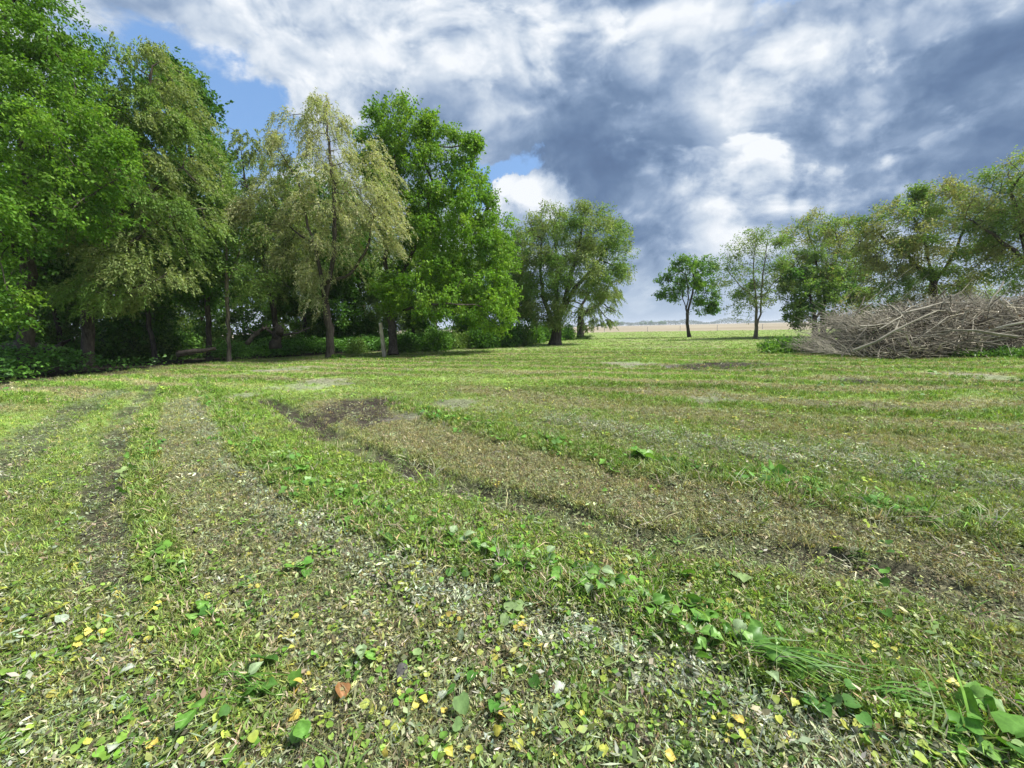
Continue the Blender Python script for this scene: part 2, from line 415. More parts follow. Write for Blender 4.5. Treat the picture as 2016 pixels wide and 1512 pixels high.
# ploughed field to the horizon
fr = np.geomspace(60, 12000, 60); fa = np.linspace(0, 2 * math.pi, 96, endpoint=False)
A_, R_ = np.meshgrid(fa, np.concatenate([[1], fr]))
fx, fy = np.cos(A_).ravel() * R_.ravel(), np.sin(A_).ravel() * R_.ravel()
idx = np.arange(A_.size).reshape(A_.shape); nx = np.roll(idx, -1, axis=1)
fq = np.stack([idx[:-1], nx[:-1], nx[1:], idx[1:]], -1).reshape(-1, 4)[:, ::-1]
me = np_mesh('field', np.stack([fx, fy, -.16 + 0 * fx], 1), fq, smooth=True)
mt, T = mat_new('field_soil')
tcn = T.node('ShaderNodeTexCoord').outputs['Object']
vv = T.vmath('MULTIPLY', tcn, (.02, .35, 1))
n1, _ = T.noise(vv, 1.0, 5, .6); n2, _ = T.noise(tcn, .012, 4, .5)
col = T.mix(T.remap(T.math('ADD', T.math('MULTIPLY', n1, .5), T.math('MULTIPLY', n2, .5)), .35, .65), (.19, .155, .095), (.31, .262, .175))
pr = T.node('ShaderNodeBsdfPrincipled'); T.l.new(col, pr.inputs['Base Color']); pr.inputs['Roughness'].default_value = 1
out = T.node('ShaderNodeOutputMaterial'); T.l.new(pr.outputs[0], out.inputs[0])
tag(link('field', me, mt), 'flat bare tan farm field running to the horizon', 'field', kind='structure')
# ------------------------------------------------------------------ trees
def unit(v): return v / np.maximum(np.linalg.norm(v, axis=-1, keepdims=True), 1e-9)
def colonise(att, stems, step, di, dk, rng, trop=(0, 0, .05), maxit=140, jit=.12):
    """grow a skeleton from stem polylines towards the attractor points -> nodes, parents"""
    N = []; Pn = []
    for s in stems:                       # each stem: (parent_index or -1, points)
        par, pts = s
        for p in pts:
            N.append(np.array(p, float)); Pn.append(par); par = len(N) - 1
    N = np.array(N); Pn = list(Pn)
    def near(nodes, base):
        dd = np.linalg.norm(att[:, None] - nodes[None], axis=2)
        j = dd.argmin(1); return dd[np.arange(len(att)), j], j + base
    dist, who = near(N, 0)
    alive = np.ones(len(att), bool)
    trop = np.array(trop)
    for it in range(maxit):
        alive &= dist > dk
        act = alive & (dist < di)
        if not act.any():
            if not alive.any(): break
            j = np.where(alive)[0]; j = j[dist[j].argmin()]
            act = np.zeros(len(att), bool); act[j] = True
        k = who[act]
        dirs = unit(att[act] - N[k])
        ks, invi = np.unique(k, return_inverse=True)
        S = np.zeros((len(ks), 3)); np.add.at(S, invi, dirs)
        S = unit(unit(S) + trop + rng.normal(0, jit, S.shape))
        new = N[ks] + S * step
        base = len(N)
        N = np.vstack([N, new]); Pn += list(ks)
        d2, w2 = near(new, base)
        upd = d2 < dist
        stuck = act & (~upd)
        alive &= ~(stuck & (dist < step * 1.2))
        dist = np.where(upd, d2, dist); who = np.where(upd, w2, who)
        if len(N) > 5200: break
    return N, np.array(Pn)
def radii(N, Pn, r0, tip=.006, e=2.2):
    n = len(N); acc = np.zeros(n)
    for i in range(n - 1, -1, -1):
        if acc[i] == 0: acc[i] = tip ** e
        if Pn[i] >= 0: acc[Pn[i]] += acc[i]
    r = acc ** (1 / e)
    k = r0 / r[0]
    return np.where(r * k < tip, tip, r * np.power(r / r[0], 0) * (1 + (k - 1) * np.power(r / r[0], .5)))
def tube_mesh(chains, sides_of):
    """chains: list of (pts, rads) -> V, quads"""
    V = []; F = []; base = 0
    for pts, rs in chains:
        pts = np.asarray(pts); rs = np.asarray(rs); n = len(pts)
        if n < 2: continue
        k = sides_of(rs[0])
        t = np.gradient(pts, axis=0); t = unit(t)
        ref = np.array((1., .13, .07)) if abs(t[0][2]) > .7 else np.array((.05, .1, 1.))
        u = unit(np.cross(t, ref)); w = np.cross(t, u)
        a = np.arange(k) * 2 * math.pi / k
        ring = pts[:, None] + rs[:, None, None] * (np.cos(a)[None, :, None] * u[:, None] + np.sin(a)[None, :, None] * w[:, None])
        V.append(ring.reshape(-1, 3))
        i = np.arange(n * k).reshape(n, k) + base; j = np.roll(i, -1, 1)
        F.append(np.stack([i[:-1], j[:-1], j[1:], i[1:]], -1).reshape(-1, 4))
        base += n * k
    return np.vstack(V), np.vstack(F)
def chains_of(N, Pn, r, rmin=0):
    kids = {}
    for i, p in enumerate(Pn): kids.setdefault(p, []).append(i)
    out = []; stack = [(i, -1) for i in kids.get(-1, [])]
    while stack:
        s, par = stack.pop()
        ch = [par, s] if par >= 0 else [s]
        while True:
            c = kids.get(ch[-1])
            if not c: break
            c = sorted(c, key=lambda q: -r[q])
            for o in c[1:]: stack.append((o, ch[-1]))
            ch.append(c[0])
        rr = r[ch].copy()
        if par >= 0: rr[0] = rr[1]
        if rr.max() < rmin: continue
        out.append((N[ch], rr))
    return out
def leaves(Pt, D, L, W, rng, tint, fold=.18):
    """one folded diamond blade per point; tint (n,3)"""
    n = len(Pt)
    D = unit(D)
    side = unit(np.cross(D, unit(rng.normal(0, 1, (n, 3)) + np.array((0, 0, .9)))))
    nor = np.cross(side, D)
    L = L[:, None]; W = W[:, None]
    b = Pt; t = Pt + D * L
    mid = Pt + D * L * .42 + nor * L * fold * .5
    l = mid + side * W * .5; r = mid - side * W * .5
    V = np.stack([b, r, t, l], 1).reshape(-1, 3)
    F = np.arange(4 * n).reshape(n, 4)
    return V, F, np.repeat(tint, 4, axis=0)
def ellip(c, rx, ry, rz, n, rng, shell=.45):
    v = unit(rng.normal(0, 1, (n, 3)))
    q = rng.random(n) ** (1 / 3)
    q = np.where(rng.random(n) < shell, .80 + .2 * rng.random(n), q)
    return np.array(c) + v * q[:, None] * np.array((rx, ry, rz))
PAL = {  # leaf base colours
 'maple': ((.125, .25, .028), (.20, .345, .036), (.070, .165, .020)),
 'deep':  ((.085, .195, .032), (.125, .25, .040), (.060, .145, .024)),
 'olive': ((.20, .265, .085), (.25, .305, .11), (.14, .21, .058)),
 'willow':((.39, .41, .21), (.49, .49, .29), (.28, .33, .135)),
 'bright':((.155, .29, .03), (.225, .36, .04), (.10, .215, .024)),
 'sage':  ((.275, .285, .12), (.345, .34, .165), (.19, .225, .08)),
 'mixed': ((.165, .265, .060), (.215, .31, .085), (.115, .205, .040)),
}
def build_tree(name, root, stems_px, lobes, style, pal, r0, seed, natt=900, nleaf=34000, leaf=(.19, .12), step=.42, bark=None, dz=.85, label=None, group=None, droop=0.0, sparse=1.0, rlimb=.035, yd=None, mix_top=None):
    """root: world base; stems_px: list of polylines of world points; lobes: (centre, rx, ry, rz, weight)"""
    rng = np.random.default_rng(seed)
    root = np.array(root, float)
    tot = sum(l[4] for l in lobes)
    att = np.vstack([ellip(l[0], l[1], l[2], l[3], max(8, int(natt * l[4] / tot)), rng) for l in lobes])
    att = att[att[:, 2] > .6]
    stems = []; cnt = 0
    for k, s in enumerate(stems_px):
        s = np.array(s, float)
        seg = np.linalg.norm(np.diff(s, axis=0), axis=1); L = np.concatenate([[0], np.cumsum(seg)])
        q = np.linspace(0, L[-1], max(3, int(L[-1] / step) + 1))
        p = np.stack([np.interp(q, L, s[:, i]) for i in range(3)], 1)
        p[1:-1] += rng.normal(0, .03, p[1:-1].shape)
        if k == 0: stems.append((-1, p)); first = p
        else:
            j = np.linalg.norm(first - p[0], axis=1).argmin()
            stems.append((int(j), p[1:]))
        cnt += len(p)
    N, Pn = colonise(att, stems, step, step * 9, step * 1.5, rng)
    r = radii(N, Pn, r0)
    # root flare
    h = N[:, 2] - root[2]
    r = r * (1 + .55 * np.exp(-np.maximum(h, 0) / .35) * (np.linalg.norm(N[:, :2] - root[:2], axis=1) < .8))
    ch = chains_of(N, Pn, r)
    big = [c for c in ch if c[1].max() >= rlimb * 2.2]; small = [c for c in ch if c[1].max() < rlimb * 2.2]
    bark = bark or M_BARK
    e = empty(name, tuple(root)); tag(e, label, 'tree', group)
    V, F = tube_mesh(big or ch[:1], lambda q: 9 if q > .09 else 6)
    to = link('trunk', np_mesh('trunk', V - root, F, smooth=True), bark, e)
    if small:
        V, F = tube_mesh(small, lambda q: 4 if q > .015 else 3)
        link('branches', np_mesh('branches', V - root, F, smooth=True), bark, e)['kind'] = 'stuff'
    # foliage on the thin ends
    haskid = np.zeros(len(N), bool); haskid[Pn[Pn >= 0]] = True
    thin = np.where((r < rlimb) & (Pn >= 0))[0]
    if len(thin) < 50: thin = np.where(Pn >= 0)[0]
    w = np.where(haskid[thin], 1.0, 2.2) * np.exp(rng.normal(0, 1.0 * sparse, len(thin)))
    cen = att.mean(0)
    p1, p2, p3 = (np.array(c) for c in PAL[pal])
    nodecol = p1 + (p2 - p1) * rng.random((len(N), 1)) ** 2
    dk = rng.random(len(N)) < .45
    nodecol[dk] = p3 + (p1 - p3) * rng.random((dk.sum(), 1))
    if mix_top is not None:               # a second foliage colour of the same tree in some limbs
        q1, q2, q3 = (np.array(c) for c in PAL[mix_top])
        s_ = (fbm(N[:, 0] * .9 + seed, N[:, 2] * .9 + N[:, 1] * .6, 2) + rng.normal(0, .12, len(N))) > .52
        nodecol[s_] = q1 + (q2 - q1) * rng.random((s_.sum(), 1))
    if style == 'strand':
        ns = max(50, int(nleaf / 22))
        pick = rng.choice(thin, ns, p=w / w.sum())
        start = N[pick] + rng.normal(0, step * .45, (ns, 3))
        out = unit((start - cen) * np.array((1, 1, .5)) + rng.normal(0, .8, (ns, 3)))
        out[:, 2] = np.abs(out[:, 2]) * .5
        ln = rng.uniform(.35, 1.0, ns) * (.6 + droop)
        k = 22; s = np.linspace(0, 1, k)[None, :, None]
        pts = start[:, None] + out[:, None] * (ln[:, None, None] * s * .75) + np.array((0, 0, -1.)) * (ln[:, None, None] * s ** 1.9 * (.35 + droop))
        tan = unit(np.gradient(pts, axis=1))
        D = tan + rng.normal(0, .5, pts.shape)
        Pt = pts.reshape(-1, 3) + rng.normal(0, .03, (ns * k, 3)); D = D.reshape(-1, 3)
        colr = np.repeat(nodecol[pick], k, axis=0)
    else:
        k = 9; ns = nleaf // k
        pick = rng.choice(thin, ns, p=w / w.sum())
        par = N[Pn[pick]]
        dirb = unit(N[pick] - par)
        start = N[pick] + rng.normal(0, step * .55, (ns, 3)) * np.array((1, 1, .75))
        out = unit(dirb * .6 + rng.normal(0, .7, (ns, 3)) + np.array((0, 0, -.15 - droop)))
        s = rng.random((ns, k, 1))
        sp = step * (.8 if style == 'spray' else .55)
        Pt = (start[:, None] + out[:, None] * s * sp + rng.normal(0, sp * .28, (ns, k, 3))).reshape(-1, 3)
        D = (out[:, None] + rng.normal(0, .6, (ns, k, 3)) + np.array((0, 0, -.25 - droop))).reshape(-1, 3)
        colr = np.repeat(nodecol[pick], k, axis=0)
    ok = Pt[:, 2] > .15
    Pt, D, colr = Pt[ok], D[ok], colr[ok]
    n = len(Pt)
    colr = colr * np.exp(rng.normal(0, .16, (n, 1))) * (1 + rng.normal(0, .05, (n, 3)))
    L = leaf[0] * rng.uniform(.6, 1.25, n); W = leaf[1] * rng.uniform(.65, 1.2, n)
    V, F, tn = leaves(Pt, D, L, W, rng, np.clip(colr, .005, .9))
    link('crown', np_mesh('crown', V - root, F, tn), M_LEAF, e)
    return e
def lobe(px, py, Y, rx, ry, w=1.0, dep=1.0):
    c = at(px, py, Y); s = Y / FPX * 1.0
    return (tuple(c), rx * s, (rx + ry) * .5 * s * dep, ry * s, w)
def gy_base(px, py): 
    g = gp(px, py); z = float(height(np.array([g.x]), np.array([g.y]))[0]); return Vector((g.x, g.y, z - .04))
def stem(Y, *pp): return [tuple(at(px, py, Y + (q[0] if q else 0))) for (px, py, *q) in pp]
ORD = ['first', 'second', 'third', 'fourth', 'fifth', 'sixth', 'seventh', 'eighth', 'ninth', 'tenth', 'eleventh', 'twelfth', 'thirteenth', 'fourteenth', 'fifteenth', 'sixteenth', 'seventeenth', 'eighteenth', 'nineteenth', 'twentieth', 'twenty-first', 'twenty-second', 'twenty-third', 'twenty-fourth', 'twenty-fifth', 'twenty-sixth']
def by_place(objs, text):
    """number look-alikes by where they stand, left to right as seen from the camera"""
    for i, o in enumerate(sorted(objs, key=lambda q: q.location.x / q.location.y)):
        o['label'] = text.replace('#', ORD[i])
def copy_tree(src, loc, rz, sc, label, group):
    r = src.copy(); COL.objects.link(r); r.location = loc; r.rotation_euler = (0, 0, rz); r.scale = (sc, sc, sc)
    r['label'] = label
    if group: r['group'] = group
    for chd in list(src.children):
        c = chd.copy(); COL.objects.link(c); c.parent = r
    return r

# -- pale willow left of centre
b = gy_base(650, 706); Y = b.y
build_tree('willow_tree', b, [[b] + stem(Y, (650, 660), (640, 600), (632, 540), (618, 480), (600, 420), (585, 350)), stem(Y, (640, 600), (655, 520), (660, 440), (655, 360), (645, 270), (640, 210)), stem(Y, (632, 560), (690, 540, -.6), (730, 480, -1), (725, 420, -1)), stem(Y, (618, 480), (560, 440, .6), (530, 380, .8))],
  [lobe(640, 250, Y, 42, 66, 1.0), lobe(585, 300, Y, 50, 70, 1.0), lobe(560, 400, Y, 62, 80, 1.3), lobe(640, 390, Y, 85, 90, 1.6), lobe(720, 400, Y - 1, 58, 80, 1.1), lobe(745, 350, Y, 40, 60, .6), lobe(625, 500, Y, 95, 50, .8), lobe(758, 470, Y - 1, 34, 40, .6), lobe(622, 575, Y - .8, 36, 40, .7), lobe(690, 330, Y, 32, 50, .7)],
  'strand', 'willow', .2, 11, natt=950, nleaf=60000, leaf=(.15, .040), step=.42, bark=M_BARK, droop=.55, label='pale yellow-green willow with hanging sprays left of the big bright green tree')
# -- big bright boxelder
b = gy_base(774, 699); Y = b.y + 1
build_tree('boxelder_tree', b, [[b] + stem(Y, (772, 640), (768, 600), (790, 540), (830, 460), (850, 360), (820, 270)), stem(Y, (768, 600), (760, 520), (755, 420), (775, 320), (790, 250)), stem(Y, (790, 560), (850, 540), (920, 490), (965, 430)), stem(Y, (768, 610), (800, 610, -1.5), (850, 600, -3), (900, 600, -3.5))],
  [lobe(800, 270, Y, 55, 65, 1.1), lobe(870, 330, Y, 62, 65, 1.2), lobe(915, 400, Y, 65, 65, 1.2), lobe(960, 480, Y, 62, 70, 1.2), lobe(800, 400, Y, 75, 90, 1.6), lobe(880, 500, Y - .5, 100, 70, 1.8), lobe(940, 580, Y - 1.5, 75, 62, 1.2), lobe(850, 585, Y - 2.5, 70, 50, 1.0), lobe(775, 570, Y - 2, 42, 36, .5), lobe(745, 300, Y + 1, 42, 70, .8), lobe(985, 590, Y - .5, 40, 70, .9), lobe(900, 430, Y - 1, 80, 80, 1.4), lobe(990, 510, Y, 36, 70, .8), lobe(940, 380, Y, 40, 55, .7), lobe(850, 280, Y, 50, 55, .9), lobe(905, 330, Y, 46, 50, .8), lobe(770, 250, Y, 40, 45, .5)],
  'leaf', 'bright', .25, 12, natt=1500, nleaf=92000, leaf=(.175, .10), step=.42, droop=.15, sparse=.6, label='big broad bright green tree standing right behind the wooden post')
# -- round willow in the middle
b = gy_base(1093, 679); Y = b.y
build_tree('round_willow_tree', b, [[b] + stem(Y, (1096, 645), (1105, 620), (1130, 570), (1165, 530), (1195, 490)), stem(Y, (1096, 640), (1095, 580), (1098, 520), (1090, 450)), stem(Y, (1094, 650), (1070, 590), (1064, 530), (1066, 470)), stem(Y, (1098, 635), (1120, 560), (1140, 480), (1150, 430))],
  [lobe(1150, 450, Y, 62, 48, 1.3), lobe(1205, 485, Y, 44, 58, 1.0), lobe(1095, 455, Y, 62, 45, 1.2), lobe(1055, 500, Y, 48, 55, 1.0), lobe(1110, 530, Y - .8, 85, 55, 1.6), lobe(1060, 580, Y - .5, 45, 50, .8), lobe(1175, 550, Y, 48, 45, .7), lobe(1080, 610, Y - 1.5, 40, 28, .4), lobe(1030, 570, Y + 1, 36, 60, .9), lobe(1120, 480, Y, 110, 62, 1.5), lobe(1215, 530, Y, 28, 34, .5)],
  'spray', 'mixed', .42, 13, natt=1500, nleaf=66000, leaf=(.20, .075), step=.5, droop=.1, bark=M_BARK, mix_top='olive', label='round olive-green willow with dark forked trunk in the middle of the picture')
b = gy_base(1143, 668); Y = b.y
build_tree('low_willow_tree', b, [[b] + stem(Y, (1143, 640), (1145, 600), (1165, 570)), stem(Y, (1143, 620), (1180, 600), (1195, 570))],
  [lobe(1180, 580, Y, 38, 42, 1.0), lobe(1165, 622, Y, 48, 26, .9), lobe(1130, 590, Y, 36, 40, .6), lobe(1200, 612, Y - 1, 20, 32, .4)],
  'strand', 'olive', .38, 14, natt=380, nleaf=13000, leaf=(.22, .075), step=.5, droop=.35, label='smaller thin-leaved willow tucked behind the right side of the round willow')
# -- the two small lawn trees
b = gy_base(1357, 664); Y = b.y
build_tree('young_green_tree', b, [[b] + stem(Y, (1354, 640), (1353, 618), (1345, 590), (1338, 560)), stem(Y, (1353, 618), (1361, 585), (1368, 555), (1362, 530)), stem(Y, (1354, 605), (1355, 570), (1350, 540))],
  [lobe(1340, 522, Y, 26, 20, .7), lobe(1385, 530, Y, 27, 24, 1.0), lobe(1316, 550, Y, 26, 16, .6), lobe(1362, 552, Y, 44, 28, 1.3), lobe(1322, 582, Y, 24, 14, .4), lobe(1385, 578, Y, 26, 24, .8), lobe(1403, 608, Y, 10, 12, .15)],
  'leaf', 'maple', .17, 15, natt=420, nleaf=13000, mix_top='deep', leaf=(.24, .12), step=.52, label='small dark green lawn tree standing alone before the tan field')
b = gy_base(1487, 667); Y = b.y
build_tree('sparse_twin_trunk_tree', b, [[b] + stem(Y, (1489, 640), (1489, 610), (1485, 560), (1483, 510), (1490, 460)), stem(Y, (1488, 650), (1497, 620), (1499, 570), (1507, 510), (1512, 460)), stem(Y, (1488, 590), (1455, 560), (1430, 530)), stem(Y, (1498, 590), (1520, 560), (1545, 535))],
  [lobe(1498, 468, Y, 34, 26, 1.0), lobe(1455, 500, Y, 34, 30, .9), lobe(1425, 545, Y, 22, 40, .7), lobe(1525, 500, Y, 28, 40, .9), lobe(1480, 560, Y, 62, 50, 1.3), lobe(1550, 570, Y, 26, 34, .6), lobe(1460, 612, Y, 26, 16, .3), lobe(1492, 612, Y - .5, 12, 10, .3)],
  'spray', 'mixed', .15, 16, natt=900, nleaf=14000, leaf=(.18, .085), step=.5, bark=M_BARKP, mix_top='olive', label='sparse young lawn tree with twin pale trunks and see-through crown')
# -- right hand group
Y = 38; b = at(1622, 650, Y); b.z = 0
build_tree('bushy_tree', b, [[b] + stem(Y, (1620, 620), (1612, 560), (1605, 500), (1590, 450)), stem(Y, (1620, 610), (1640, 540), (1655, 480)), stem(Y, (1618, 590), (1580, 540), (1565, 500))],
  [lobe(1590, 455, Y, 48, 32, 1.0), lobe(1650, 475, Y, 50, 40, 1.0), lobe(1600, 530, Y, 66, 50, 1.3), lobe(1690, 510, Y, 40, 50, .8), lobe(1660, 560, Y, 60, 40, .8)],
  'spray', 'sage', .22, 17, natt=900, nleaf=34000, leaf=(.21, .09), step=.5, mix_top='mixed', label='olive tree with tan-tinged crown behind the left end of the brush pile')
Y = 36; b = at(1605, 650, Y); b.z = 0
build_tree('dark_bushy_tree', b, [[b] + stem(Y, (1605, 630), (1600, 600), (1590, 560)), stem(Y, (1605, 630), (1630, 590), (1650, 560))],
  [lobe(1600, 600, Y, 50, 46, 1.2), lobe(1650, 585, Y, 46, 46, 1.0), lobe(1570, 560, Y, 34, 34, .6), lobe(1625, 555, Y, 48, 36, .8)],
  'leaf', 'deep', .2, 18, natt=500, nleaf=17000, mix_top='mixed', leaf=(.24, .125), step=.5, label='low dark green bushy tree right beside the left end of the brush pile')
Y = 27; b = at(1830, 660, Y); b.z = 0
build_tree('spreading_olive_tree', b, [[b] + stem(Y, (1840, 600), (1835, 540), (1820, 480), (1800, 430)), stem(Y, (1838, 560), (1880, 500), (1900, 440), (1890, 400)), stem(Y, (1836, 550), (1780, 500), (1740, 470)), stem(Y, (1838, 590), (1900, 540), (1940, 510))],
  [lobe(1770, 440, Y, 62, 48, 1.1), lobe(1850, 405, Y, 70, 48, 1.2), lobe(1730, 500, Y, 48, 55, .9), lobe(1820, 490, Y, 90, 55, 1.5), lobe(1900, 470, Y, 62, 60, 1.1), lobe(1860, 560, Y, 80, 36, .9), lobe(1760, 560, Y, 50, 30, .8), lobe(1720, 600, Y + 2, 50, 30, .6), lobe(1800, 605, Y + 1, 60, 26, .6), lobe(1900, 605, Y, 60, 28, .6)],
  'spray', 'sage', .26, 19, natt=1150, nleaf=50000, leaf=(.18, .07), step=.45, mix_top='mixed', label='wide spreading olive tree rising behind the middle of the brush pile')
Y = 23; b = at(2075, 670, Y); b.z = 0
build_tree('leaning_olive_tree', b, [[b] + stem(Y, (2060, 600), (2030, 530), (1985, 485), (1940, 450), (1900, 430)), stem(Y, (2055, 580), (2070, 500), (2060, 400)), stem(Y, (2030, 530), (2010, 440), (1990, 380))],
  [lobe(1985, 370, Y, 56, 52, 1.1), lobe(2060, 360, Y, 80, 70, 1.4), lobe(1950, 430, Y, 55, 42, .9), lobe(2040, 470, Y, 90, 60, 1.3), lobe(2140, 450, Y, 80, 90, 1.0), lobe(1985, 520, Y, 55, 40, .6), lobe(2090, 560, Y, 80, 50, .8)],
  'spray', 'sage', .36, 20, natt=1100, nleaf=46000, leaf=(.16, .065), step=.45, mix_top='mixed', label='tall olive tree with a thick leaning limb at the right edge of the picture')
# -- left wood, front row
Y = 15.5; b = at(45, 690, Y); b.z = 0
build_tree('maple_tree', b, [[b] + stem(Y, (50, 600), (60, 480), (50, 330), (30, 180), (10, 20)), stem(Y, (55, 500), (130, 420, -1), (200, 370, -1.5), (260, 340, -1.5)), stem(Y, (52, 380), (110, 260, -.5), (150, 180, -.5)), stem(Y, (55, 540), (20, 480, -2), (-20, 430, -3))],
  [lobe(30, 60, Y, 120, 100, 1.6), lobe(-80, 150, Y, 110, 160, 1.4), lobe(110, 170, Y, 90, 90, 1.3), lobe(60, 300, Y - .6, 120, 90, 1.6), lobe(170, 290, Y - 1, 80, 70, 1.0), lobe(120, 400, Y - 1.5, 110, 60, 1.0), lobe(20, 440, Y - 2, 80, 60, .8), lobe(10, 600, Y - 2.5, 62, 42, .6), lobe(-90, 380, Y, 100, 150, 1.0)],
  'leaf', 'maple', .24, 21, natt=1500, nleaf=105000, leaf=(.12, .072), step=.40, droop=.2, label='tall bright green maple at the left edge of the picture')
Y = 18; b = at(168, 690, Y); b.z = 0
build_tree('grey_willow_tree', b, [[b] + stem(Y, (172, 620), (180, 540), (210, 440), (250, 330), (290, 220), (300, 130)), stem(Y, (180, 540), (240, 500, -1), (300, 440, -1.5), (360, 420, -1.5)), stem(Y, (210, 440), (290, 380, -.5), (360, 330, -.5)), stem(Y, (172, 610), (220, 580, -2), (290, 560, -2.5))],
  [lobe(300, 170, Y, 72, 75, 1.3), lobe(340, 260, Y, 58, 80, 1.1), lobe(270, 320, Y, 90, 90, 1.5), lobe(350, 400, Y - .8, 66, 80, 1.1), lobe(240, 440, Y - 1, 100, 80, 1.3), lobe(300, 530, Y - 1.5, 90, 50, .9), lobe(210, 580, Y - 2, 80, 40, .7)],
  'strand', 'mixed', .22, 22, natt=1150, nleaf=70000, leaf=(.14, .048), step=.42, droop=.4, mix_top='olive', label='tall drooping grey-green willow with thick dark trunk in the left wood')
Y = 22; b = at(410, 688, Y); b.z = 0
build_tree('dark_leafy_tree', b, [[b] + stem(Y, (410, 620), (405, 540), (395, 440), (380, 340), (370, 240))],
  [lobe(360, 220, Y, 46, 90, 1.0), lobe(385, 340, Y, 56, 80, 1.1), lobe(400, 420, Y, 62, 70, 1.0), lobe(350, 480, Y, 80, 80, 1.0), lobe(420, 540, Y - .5, 50, 50, .5)],
  'leaf', 'deep', .13, 23, natt=800, nleaf=40000, leaf=(.19, .115), step=.44, label='dark green tree with straight black trunk left of the pale willow')
Y = 21; b = at(449, 697, Y); b.z = 0
build_tree('slender_tree', b, [[b] + stem(Y, (450, 640), (446, 560), (445, 470), (440, 380), (430, 300)), stem(Y, (446, 560), (470, 500), (480, 440))],
  [lobe(430, 340, Y, 26, 60, .6), lobe(470, 440, Y, 36, 60, .7), lobe(440, 520, Y, 46, 50, .7), lobe(490, 560, Y, 40, 50, .6)],
  'spray', 'mixed', .09, 24, natt=420, nleaf=10000, leaf=(.16, .07), step=.42, bark=M_BARKP, label='slender pale-barked tree with thin see-through crown in the left wood')
Y = 27; b = at(543, 684, Y); b.z = 0
build_tree('olive_wood_tree', b, [[b] + stem(Y, (540, 620), (525, 540), (500, 440), (480, 340)), stem(Y, (530, 560), (560, 480), (580, 420))],
  [lobe(475, 310, Y, 44, 52, 1.0), lobe(510, 380, Y, 55, 60, 1.1), lobe(490, 470, Y, 60, 60, 1.0), lobe(560, 540, Y, 62, 60, 1.0), lobe(580, 430, Y + 1, 60, 60, .8)],
  'strand', 'olive', .17, 25, natt=800, nleaf=36000, leaf=(.18, .065), step=.45, droop=.3, mix_top='mixed', label='olive-leaved tree between the dark green tree and the pale willow')
# -- wood behind: two kinds, copied
Y = 30; b = Vector((-14, 30, 0))
S1 = build_tree('wood_tree', b, [[b, b + Vector((.1, 0, 3)), b + Vector((.4, .2, 7)), b + Vector((.2, 0, 11))]],
  [((-14, 30, 10.5), 2.6, 2.6, 3.4, 1.2), ((-15.5, 30, 7), 2.4, 2.4, 2.2, 1), ((-12.4, 29.5, 6.5), 2.4, 2.4, 2.3, 1), ((-14, 29, 4.0), 2.8, 2.3, 1.6, .9), ((-13, 29.6, 2.4), 1.6, 1.5, .9, .35)],
  'leaf', 'deep', .11, 31, natt=700, nleaf=24000, leaf=(.22, .13), step=.5, label='slim dark-trunked tree in the shade of the left wood', group='trees deep in the left wood')
b = Vector((-8, 32, 0))
S2 = build_tree('wood_tree', b, [[b, b + Vector((-.1, 0, 3)), b + Vector((-.5, .2, 6)), b + Vector((-.2, 0, 9))], [b + Vector((-.1, 0, 3)), b + Vector((1.2, 0, 5.5)), b + Vector((1.6, 0, 8))]],
  [((-8, 32, 9), 2.7, 2.6, 3, 1.2), ((-9.5, 31, 5.8), 2.4, 2.4, 2, 1), ((-6.2, 32, 6.5), 2.4, 2.4, 2.6, 1), ((-8, 31, 3.6), 2.8, 2.2, 1.5, .9), ((-9, 31.6, 2.2), 1.7, 1.6, .8, .35)],
  'spray', 'mixed', .13, 32, natt=700, nleaf=22000, leaf=(.22, .11), step=.5, label='forked greener tree in the shade of the left wood', group='trees deep in the left wood')
SPOTS = [(-60, 24, 0), (70, 25, 1), (120, 21, 0), (240, 24, 1), (300, 21.5, 0), (330, 28, 1), (480, 33, 0), (600, 29, 1), (680, 31, 0), (720, 36, 1), (860, 33, 0), (960, 38, 1), (1010, 36, 0), (20, 31, 1), (190, 31, 0), (400, 36, 1), (-200, 22, 0), (560, 40, 0), (800, 42, 1), (930, 46, 0)]
WT = [[S1], [S2]]
for i, (px, Y, k) in enumerate(SPOTS):
    p = at(px, 660, Y)
    WT[k].append(copy_tree((S1, S2)[k], (p.x, p.y, -.03), i * 2.3, .82 + .05 * ((i * 7) % 6) - (.12 if px > 800 else 0),
              ('slim dark-trunked tree in the shade of the left wood', 'forked greener tree in the shade of the left wood')[k], 'trees deep in the left wood'))
by_place(WT[0], 'slim dark-trunked tree deep in the left wood, # of its kind from the left')
by_place(WT[1], 'forked greener tree deep in the left wood, # of its kind from the left')

# -- bushes ----------------------------------------------------------
def leaf_blob(name, c, rx, ry, rz, n, pal, L, W, rng, upright=.4, parent=None, mat=None):
    p1, p2, p3 = (np.array(q) for q in PAL[pal])
    k = max(6, n // 60)
    cc = unit(rng.normal(0, 1, (k, 3))) * (rng.random((k, 1)) ** .5) * np.array((rx, ry, rz)); cc[:, 2] = np.abs(cc[:, 2])
    col = p1 + (p2 - p1) * rng.random((k, 1)); dkm = rng.random(k) < .35; col[dkm] = p3
    j = rng.integers(0, k, n)
    Pt = cc[j] + rng.normal(0, 1, (n, 3)) * np.array((rx, ry, rz)) * .17
    Pt[:, 2] = np.abs(Pt[:, 2])
    D = rng.normal(0, .8, (n, 3)) + np.array((0, 0, upright)) + unit(Pt) * .6
    V, F, tn = leaves(Pt, D, L * rng.uniform(.6, 1.3, n), W * rng.uniform(.6, 1.2, n), rng, col[j] * np.exp(rng.normal(0, .18, (n, 1))))
    return np_mesh(name, V, F, tn)
